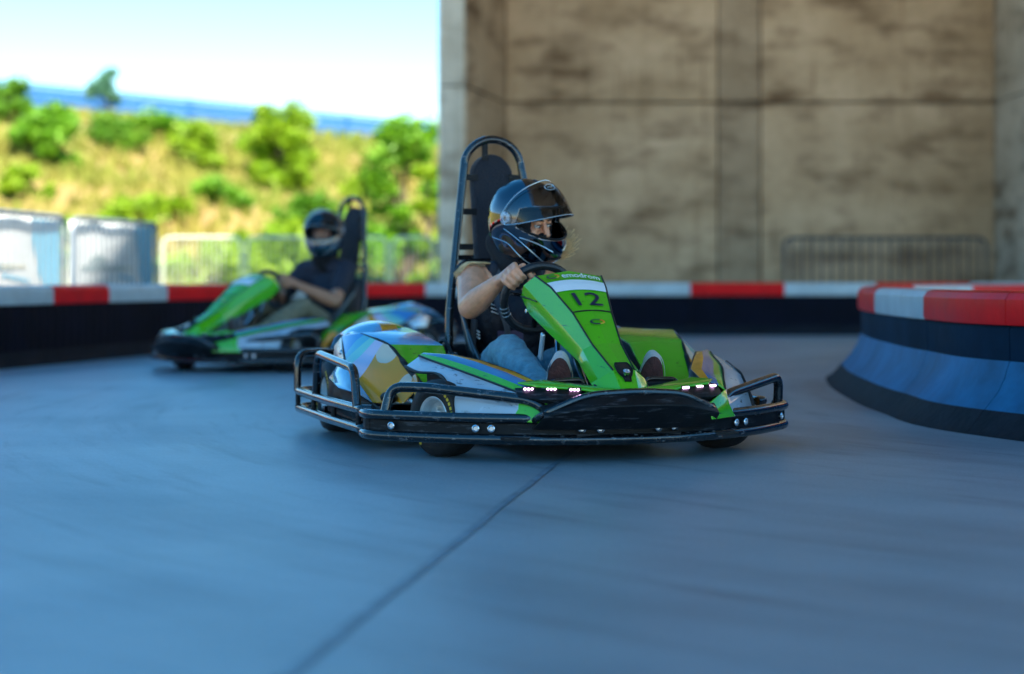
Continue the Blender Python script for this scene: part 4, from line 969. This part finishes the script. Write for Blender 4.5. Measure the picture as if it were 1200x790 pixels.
def make_driver(label, K, P, skin, top, trousers, helmetmat, shoe, female, sleeve):
    off = V((-.75, 0, 0))
    base = K.matrix_basis @ off
    D = empty('person', base, K.rotation_euler.z, label, 'person')
    def put(o): o.location = -off; o.parent = D; return o
    H = euler(*P['head_rot']); hc = V(P['head'])
    hp = lambda x, y, z: hc + H @ V((x, y, z))
    chest, waist, pelvis, neck = V(P['chest']), V(P['waist']), V(P['pelvis']), V(P['neck'])
    sx = P['build']
    sides = (('R', -1), ('L', 1))
    wheel_c = V((-.245, -.045, .525)); up = V((.42, 0, .907)); sd_ = V((0, 1, 0)); axb = sd_.cross(up)   # axb: towards +a side or driver
    Nf = axb if axb.x > 0 else -axb
    # ---- one continuous body
    b = MB()
    b.ellip(hp(-.005, 0, .02), (.094, .074, .105), H); b.ellip(hp(.03, 0, -.05), (.066, .054, .066), H)
    b.cap(hp(.092, 0, .012), .008, hp(.114, 0, -.026), .0125); b.cap(hp(.084, -.036, .026), .010, hp(.084, .036, .026), .010)
    for s_ in (-1, 1):
        b.ellip(hp(.066, s_ * .036, -.028), (.026, .025, .022), H); b.ellip(hp(-.005, s_ * .077, -.002), (.018, .008, .03), H)
        b.ellip(hp(.0815, s_ * .031, .0135), (.015, .017, .0062), H); b.ellip(hp(.0815, s_ * .031, -.0085), (.0125, .015, .005), H)
    b.cap(hp(.086, -.02, -.068), .007, hp(.086, .02, -.068), .007)
    b.cap(neck, .058 * sx, hp(-.02, 0, -.06), .052, 16)
    b.ellip(chest, (.095 * sx, .142 * sx, .16), None); b.ellip(waist, (.088 * sx, .12 * sx, .12), None); b.ellip(pelvis, (.10, .15, .09), None)
    b.cap(pelvis, .09, waist, .09); b.cap(waist, .09, chest, .095)
    hands = {}
    for nm, s_ in sides:
        sh, el, th = V(P['sh' + nm]), V(P['el' + nm]), P['grip' + nm]
        b.cap(neck - V((.01, 0, .02)), .048, sh, .052 * sx, 14)
        b.cap(chest + V((0, s_ * .06, .08)), .08, sh, .056 * sx, 14)
        q = R(th); Out = (up * math.sin(q) + sd_ * math.cos(q)); g = wheel_c + Out * .130; T = (up * math.cos(q) - sd_ * math.sin(q)); T = T if T.z > 0 else -T
        Wd = (el - g).normalized(); W = g + Wd * .075 - Nf * .022 + Out * .012
        am = P.get('arm', sx); b.ellip(sh + V((0, s_ * .004, -.012)), (.058 * am, .056 * am, .062 * am)); b.cap(sh, .054 * am, sh.lerp(el, .45), .049 * am, 16); b.cap(sh.lerp(el, .45), .049 * am, el, .040 * am, 16)
        f1 = el.lerp(W, .28); b.cap(el, .040 * am, f1, .043 * am, 16); b.cap(f1, .043 * am, W, .024 * am, 16)
        hand(b, g, T, Out, Nf, W); hands[nm] = (g, W, el)
        hip, kn, an = V(P['hip' + nm]), V(P['kn' + nm]), V(P['an' + nm])
        b.cap(hip, .075, kn, .05); b.cap(kn, .05, an, .035); b.cap(an, .035, an + V((.06, 0, -.06)), .03)
    o = b.build('body', skin, None); remesh(o, .0042, 3); put(o)
    # ---- eyes and brows
    for s_ in (-1, 1):
        e = bpy.data.objects.new('eye', None); link(e, D); e.location = -off
        bb = MB(); bb.ellip(hp(.0835, s_ * .031, .003), (.0115, .0125, .0085), H, 16, 12); bb.build('eyeball', M_lip, e)
        gz = V((.9, .42, -.05)).normalized(); c = hp(.0835, s_ * .031, .003) + H @ (gz * .0092); bb = MB(); bb.ellip(c, (.0048, .0062, .0062), H, 12, 8); bb.build('iris', M_iris, e)
        bb = MB(); bb.tube([hp(.0945, s_ * (.031 - .017), .0085), hp(.0985, s_ * .031, .0125), hp(.092, s_ * (.031 + .017), .0075)], .0018, 6); bb.build('eyelash', M_brow, e)
        bb = MB(); bb.tube([hp(.098, s_ * .012, .024), hp(.099, s_ * .03, .0305), hp(.090, s_ * .048, .026)], [.0022, .0036, .0016], 6); o = bb.build('eyebrow', M_brow, D); o.location = -off
    # ---- balaclava with an eye slot
    def bal(u, v_):
        az = -math.pi + 2 * math.pi * u; el = -math.pi / 2 + math.pi * v_
        d = V((math.cos(az) * math.cos(el), math.sin(az) * math.cos(el), math.sin(el))); r = 1 / math.sqrt((d.x / .108) ** 2 + (d.y / .084) ** 2 + (d.z / (.118 if d.z > 0 else .125)) ** 2)
        return hp(*(d * r + V((.012 * max(0, d.x) * (1 if d.z < -.15 else .4), 0, .002))))
    v, f, _ = grid(bal, 64, 40); ff = []
    for q in f:
        c = sum((v[i] for i in q), V()) / 4; l = H.transposed() @ (c - hc)
        if l.x > .035 and abs(l.y) < .058 and -.027 < l.z < .033 - .004 * abs(l.y) / .05: continue
        ff.append(q)
    o = mesh_obj('balaclava', v, ff, M_liner, None, smooth=True, angle=180); solid(o, .003, 0, 1); put(o)
    bb = MB(); bb.ellip(hp(.094, 0, -.040), (.034, .028, .018), H); bb.cap(neck + V((0, 0, -.01)), .072 * sx, hp(0, 0, -.09), .092, 20); bb.cap(hp(-.06, 0, -.09), .07, neck + V((-.03, -.03, .045)), .055, 16); bb.cap(hp(-.085, -.02, -.11), .062, hp(.0, -.02, -.16), .078, 16); bb.cap(hp(.03, 0, -.10), .06, hp(-.03, 0, -.10), .075, 18)
    o = bb.build('neck_gaiter', M_liner, None); remesh(o, .008, 4); put(o)
    # ---- helmet
    he = bpy.data.objects.new('helmet', None); link(he, D); he.location = -off
    HO = V((.008, 0, .012))
    def sp(az, el, s=1.0): return hp(*(shell_pt(az, el, s) + HO))
    na, ne = 96, 60
    v, f, fm = grid(lambda u, w_: sp(-math.pi + 2 * math.pi * u, R(-60) + R(150) * w_), na, ne)
    port = lambda az, el: abs(az) < R(66) and R(-13) + R(9) * (abs(az) / R(66)) ** 2 < el < R(30) - R(6) * (abs(az) / R(66)) ** 4
    ff = []
    for i in range(na):
        for j in range(ne):
            az = -math.pi + 2 * math.pi * (i + .5) / na; el = R(-60) + R(150) * (j + .5) / ne
            if not port(az, el): ff.append(f[i * ne + j])
    o = mesh_obj('shell', v, ff, helmetmat, he, smooth=True, angle=180); solid(o, .014, 0, -1)
    # port edge trim and lower edge trim
    edge = [(-66 + 132 * k / 24, 0) for k in range(25)]
    lo = [sp(R(a), R(-13) + R(9) * (abs(a) / 66) ** 2, 1.004) for a, _ in edge]; hi = [sp(R(a), R(30) - R(6) * (abs(a) / 66) ** 4, 1.004) for a, _ in edge]
    bb = MB(); bb.tube(lo + list(reversed(hi)), .005, 8, closed=True); bb.build('port_trim', M_black, he)
    bb = MB(); bb.tube([sp(2 * math.pi * k / 48, R(-60), 1.0) for k in range(48)], .007, 8, closed=True); bb.build('lower_trim', M_black, he)
    for (l0, l1, rr) in (((-92, -14), (-8, -46), .0016), ((-128, -34), (-24, -56), .0016), ((92, -14), (8, -46), .0016), ((-60, -19), (-10, -27), .0026), ((60, -19), (10, -27), .0026)):
        bb = MB(); bb.tube([sp(R(l0[0] + (l1[0] - l0[0]) * k / 16), R(l0[1] + (l1[1] - l0[1]) * k / 16 + 3 * math.sin(math.pi * k / 16)), 1.006) for k in range(17)], rr, 6); bb.build('pinstripe', M_silver_trim, he)
    # chin vent
    bb = MB(); bb.tube([sp(R(a), R(-36), 1.008) for a in range(-14, 15, 4)], .006, 8, flat=.7); bb.build('chin_vent', M_black, he)
    for s_ in (-1, 1):
        bb = MB(); bb.tube([sp(R(s_ * 22 + a), R(66), 1.01) for a in range(-6, 7, 3)], .009, 8, flat=.5); bb.build('crown_vent', M_black, he)
    # visor turned up about its side pivots
    piv = V((0.0, 0, .01)) + HO; RV = Matrix.Rotation(R(-P['visor']), 3, 'Y')
    def vp(az, el, s=1.055): q = shell_pt(az, el, s) + HO; return hp(*(piv + RV @ (q - piv)))
    def vis(u, w_):
        az = R(-94 + 188 * u); e0 = R(-17 + 12 * (abs(az) / R(94)) ** 3); e1 = R(38 - 26 * (abs(az) / R(94)) ** 3); return vp(az, e0 + (e1 - e0) * w_)
    v, f, _ = grid(vis, 48, 14); o = mesh_obj('visor', v, f, M_visor, he, smooth=True, angle=180)
    bb = MB(); bb.tube([vis(k / 48, 0) for k in range(49)] + [vis(k / 48, 1) for k in range(48, -1, -1)], .0021, 6, closed=True); bb.build('visor_edge', M_silver_trim, he)
    for s_ in (-1, 1):
        bb = MB(); c = hp(*(piv + V((0, s_ * .132, 0)))); bb.lathe(c, H @ V((0, s_, 0)), [(-.004, .026), (.003, .026), (.006, .022), (.007, .01), (.004, .009), (.004, .0005)], 24); bb.build('pivot_cover', M_pivot, he)
    e_ = [vp(R(-4) + R(9) * math.cos(q), R(24) + R(5) * math.sin(q), 1.062) for q in [2 * math.pi * k / 20 for k in range(20)]]
    bb = MB(); bb.tube(e_, .0017, 6, closed=True); bb.tube([vp(R(-4 + a), R(24), 1.062) for a in (-5, -2, 1, 4)], .0022, 6); bb.build('emblem', M_silver_trim, he)
    # ---- top
    b = MB(); g_ = .014
    b.ellip(chest, (.098 * sx + g_, .142 * sx + g_, .155), None); b.ellip(waist, (.09 * sx + g_, .12 * sx + g_, .13), None); b.cap(pelvis, .11, waist, .10); b.cap(waist, .10, chest, .105)
    b.ellip(pelvis + V((0, 0, .05)), (.105, .145, .08))
    if female:
        b.ellip(chest + V((.07, -.055, -.0)), (.06, .06, .06)); b.ellip(chest + V((.07, .055, -.0)), (.06, .06, .06))
    for nm, s_ in sides:
        sh, el = V(P['sh' + nm]), V(P['el' + nm])
        if sleeve:
            b.cap(neck - V((.01, 0, .02)), .058, sh, .066 * sx, 14); b.cap(sh, .068 * sx, sh.lerp(el, .62), .058 * sx, 16); b.cap(chest + V((0, s_ * .06, .08)), .09, sh, .068 * sx, 14)
        else:
            m = neck.lerp(sh, .55)
            b.cap(chest + V((.07, s_ * .085, .07)), .034, m + V((.012, 0, .025)), .034, 12); b.cap(m + V((.01, 0, .025)), .034, chest + V((-.07, s_ * .08, .06)), .034, 12)
    o = b.build('vest' if not sleeve else 't_shirt', top, None); remesh(o, .007, 6); put(o)
    tx = bpy.data.textures.get('folds') or bpy.data.textures.new('folds', 'CLOUDS'); tx.noise_scale = .05; tx.noise_depth = 2
    dm = o.modifiers.new('d', 'DISPLACE'); dm.texture = tx; dm.strength = .018; dm.mid_level = .5
    # ---- trousers
    b = MB(); b.ellip(pelvis, (.115, .165, .095))
    for nm, s_ in sides:
        hip, kn, an = V(P['hip' + nm]), V(P['kn' + nm]), V(P['an' + nm])
        b.cap(hip, .092, hip.lerp(kn, .5), .082, 18); b.cap(hip.lerp(kn, .5), .082, kn, .063, 18); b.cap(kn, .064, kn.lerp(an, .4), .063, 18); b.cap(kn.lerp(an, .4), .063, an, .048, 18)
    o = b.build('trousers' if sleeve else 'jeans', trousers, None); remesh(o, .008, 6); put(o)
    dm = o.modifiers.new('d', 'DISPLACE'); dm.texture = tx; dm.strength = .02; dm.mid_level = .5
    # ---- shoes: sole faces forward
    for nm, s_ in sides:
        an = V(P['an' + nm]); sc = V(P['sole' + nm]); upv = V((.26, s_ * .06, .96)).normalized(); side = V((.42, 1, 0)); side = (side - upv * side.dot(upv)).normalized(); nrm = side.cross(upv); nrm = nrm if nrm.x > 0 else -nrm
        se = bpy.data.objects.new('shoe', None); link(se, D); se.location = -off
        def outl(k, n, sc_=1.0, d=0.0):
            q = 2 * math.pi * k / n; y = math.cos(q); z = math.sin(q); wd = .046 * (1 + .10 * z - .10 * (1 if abs(z) < .3 else 0) * 0); return sc + side * (y * wd * sc_) + upv * (z * (.128 + .0) * sc_) + nrm * d
        n = 28; rings = [(1.0, -.012), (1.02, -.004), (1.0, .006)]
        bb = MB(); vv = [outl(k, n, s2, d) for s2, d in rings for k in range(n)]; fs = [(i * n + k, i * n + (k + 1) % n, (i + 1) * n + (k + 1) % n, (i + 1) * n + k) for i in range(2) for k in range(n)]
        bb.add(vv, fs); bb.build('welt', shoe, se)
        vv = [outl(k, n, s2, d) for s2, d in ((.92, .004), (.84, .0105), (.5, .0105)) for k in range(n)]; fs = [(i * n + k, i * n + (k + 1) % n, (i + 1) * n + (k + 1) % n, (i + 1) * n + k) for i in range(2) for k in range(n)] + [tuple(range(2 * n, 3 * n))]
        bb = MB(); bb.add(vv, fs); bb.build('sole', M_sole, se, angle=60)
        bb = MB()
        bb.ellip(sc + upv * .055 - nrm * .052, (.038, .036, .07), None); bb.ellip(sc - upv * .05 - nrm * .056, (.042, .033, .065), None); bb.cap(sc - upv * .04 - nrm * .056, .042, an, .044); bb.cap(sc + upv * .05 - nrm * .05, .036, an, .03)
        o = bb.build('upper', shoe, None); remesh(o, .008, 4); o.parent = se
    # ---- hair
    if female:
        rn = random.Random(4); bb = MB()
        for k in range(190):      # blown out behind the chin on the driver's left
            a = hp(-.03 + rn.uniform(-.03, .03), .07 + rn.uniform(-.02, .02), -.12 + rn.uniform(-.02, .02)); d = V((rn.uniform(.02, .06), rn.uniform(.07, .12), rn.uniform(-.02, .04)))
            bb.tube(smoothpath([a, a + V((.03, .05, -.03 + rn.uniform(-.01, .01))), a + d * .8 + V((.03, .03, -.02)), a + d + V((.03, .05, rn.uniform(-.02, .03)))], 4), [.0048 * (1 - .85 * i / 12) for i in range(13)], 4)
        sR = V(P['shR']); nk = V(P['neck'])
        for k in range(90):      # thin lock lying over the right shoulder
            w_ = rn.uniform(-.03, .03); j = lambda q: V((rn.uniform(-q, q), rn.uniform(-q, q), rn.uniform(-q, q) * .5))
            pts = [nk + V((w_ * .5, -.02, .05)) + j(.004), nk + V((w_ - .0, -.075, .028)) + j(.004), sR + V((w_ - .005, .035, .068)) + j(.004), sR + V((w_ - .01, -.02, .064)) + j(.005), sR + V((w_ * 1.2 - .02, -.058, .03 - rn.random() * .02)) + j(.007)]
            bb.tube(smoothpath(pts, 4), [.0026 * (1 - .7 * i / 16) for i in range(17)], 4)
        o = bb.build('hair', M_hair, D, angle=180); o.location = -off
        # webbing and print on the vest
        bb = MB(); bb.tube(smoothpath([chest + V((.03, -.15, -.0)), chest + V((.05, -.165, -.10)), waist + V((.06, -.155, -.02)), waist + V((.10, -.15, -.13))], 6), .014, 8, flat=.35); bb.build('webbing', M_strap, D).location = -off
        bb = MB(); bb.tube(smoothpath([neck + V((.05, -.075, .02)), chest + V((.115, -.09, .08)), chest + V((.15, -.06, -.02)), waist + V((.12, -.04, .0))], 6), .013, 8, flat=.3); bb.build('webbing', M_strap, D).location = -off
        bb = MB(); bb.box(waist + V((.125, -.03, .075)), (.012, .10, .045), Matrix.Rotation(R(-12), 3, 'Y')); o = bb.build('patch', mat('vest_patch', (.06, .04, .09), .7, bump=.5, bscale=60), D, smooth=False); o.location = -off
        for k in range(3):
            bb = MB(); bb.box(chest + V((.115 + .004 * k, -.098, .055 - .014 * k)), (.006, .03, .004), Matrix.Rotation(R(-20), 3, 'X')); o = bb.build('print', M_print, D, smooth=False); o.location = -off
        for k in range(3):
            bb = MB(); bb.box(chest + V((.075, -.15, -.045 - .012 * k)), (.03, .006, .004), Matrix.Rotation(R(12), 3, 'Y')); o = bb.build('print', M_print, D, smooth=False); o.location = -off
    else:
        bb = MB(); bb.box(chest + V((.105, .02, .0)), (.01, .07, .09), Matrix.Rotation(R(-8), 3, 'Y')); o = bb.build('print', mat('shirt_print', (.16, .24, .3), .7), D, smooth=False); o.location = -off
    return D
M_pivot = mat('pivot_cover_print', (.05, .08, .14), .25, coat=.6, col2=(.55, .65, .75), vscale=70)
P1 = dict(arm=1.12, head=(-.605, .025, .818), head_rot=(34, 16, 6), chest=(-.725, 0, .44), waist=(-.745, 0, .30), pelvis=(-.74, 0, .20), neck=(-.685, .005, .625), build=.95,
          shR=(-.665, -.165, .590), shL=(-.665, .175, .575), elR=(-.475, -.235, .49), elL=(-.44, .25, .45), gripR=142, gripL=-5,
          hipR=(-.72, -.085, .185), hipL=(-.72, .085, .185), knR=(-.27, -.155, .335), knL=(-.25, .16, .33), anR=(.17, -.155, .19), anL=(.17, .17, .19), soleR=(.300, -.155, .222), soleL=(.300, .170, .222), visor=36)
make_driver('woman in black vest and jeans driving kart 12, head turned aside, clear visor raised', K1, P1, M_skin, M_vest, M_jeans, M_helmet, M_shoe, True, False)
P2 = dict(head=(-.66, .02, .90), head_rot=(30, 5, 0), chest=(-.74, 0, .50), waist=(-.755, 0, .33), pelvis=(-.74, 0, .20), neck=(-.70, .005, .71), build=1.08,
          shR=(-.69, -.20, .65), shL=(-.69, .20, .65), elR=(-.50, -.27, .45), elL=(-.50, .28, .44), gripR=165, gripL=20,
          hipR=(-.72, -.09, .19), hipL=(-.72, .09, .19), knR=(-.28, -.17, .40), knL=(-.30, .18, .41), anR=(.17, -.155, .19), anL=(.17, .17, .19), soleR=(.300, -.155, .222), soleL=(.300, .170, .222), visor=35)
make_driver('driver in dark t-shirt, khaki trousers and blue-grey helmet on the kart behind', K2, P2, M_skin2, M_navy, M_khaki, M_helmet2, M_shoe2, False, True)
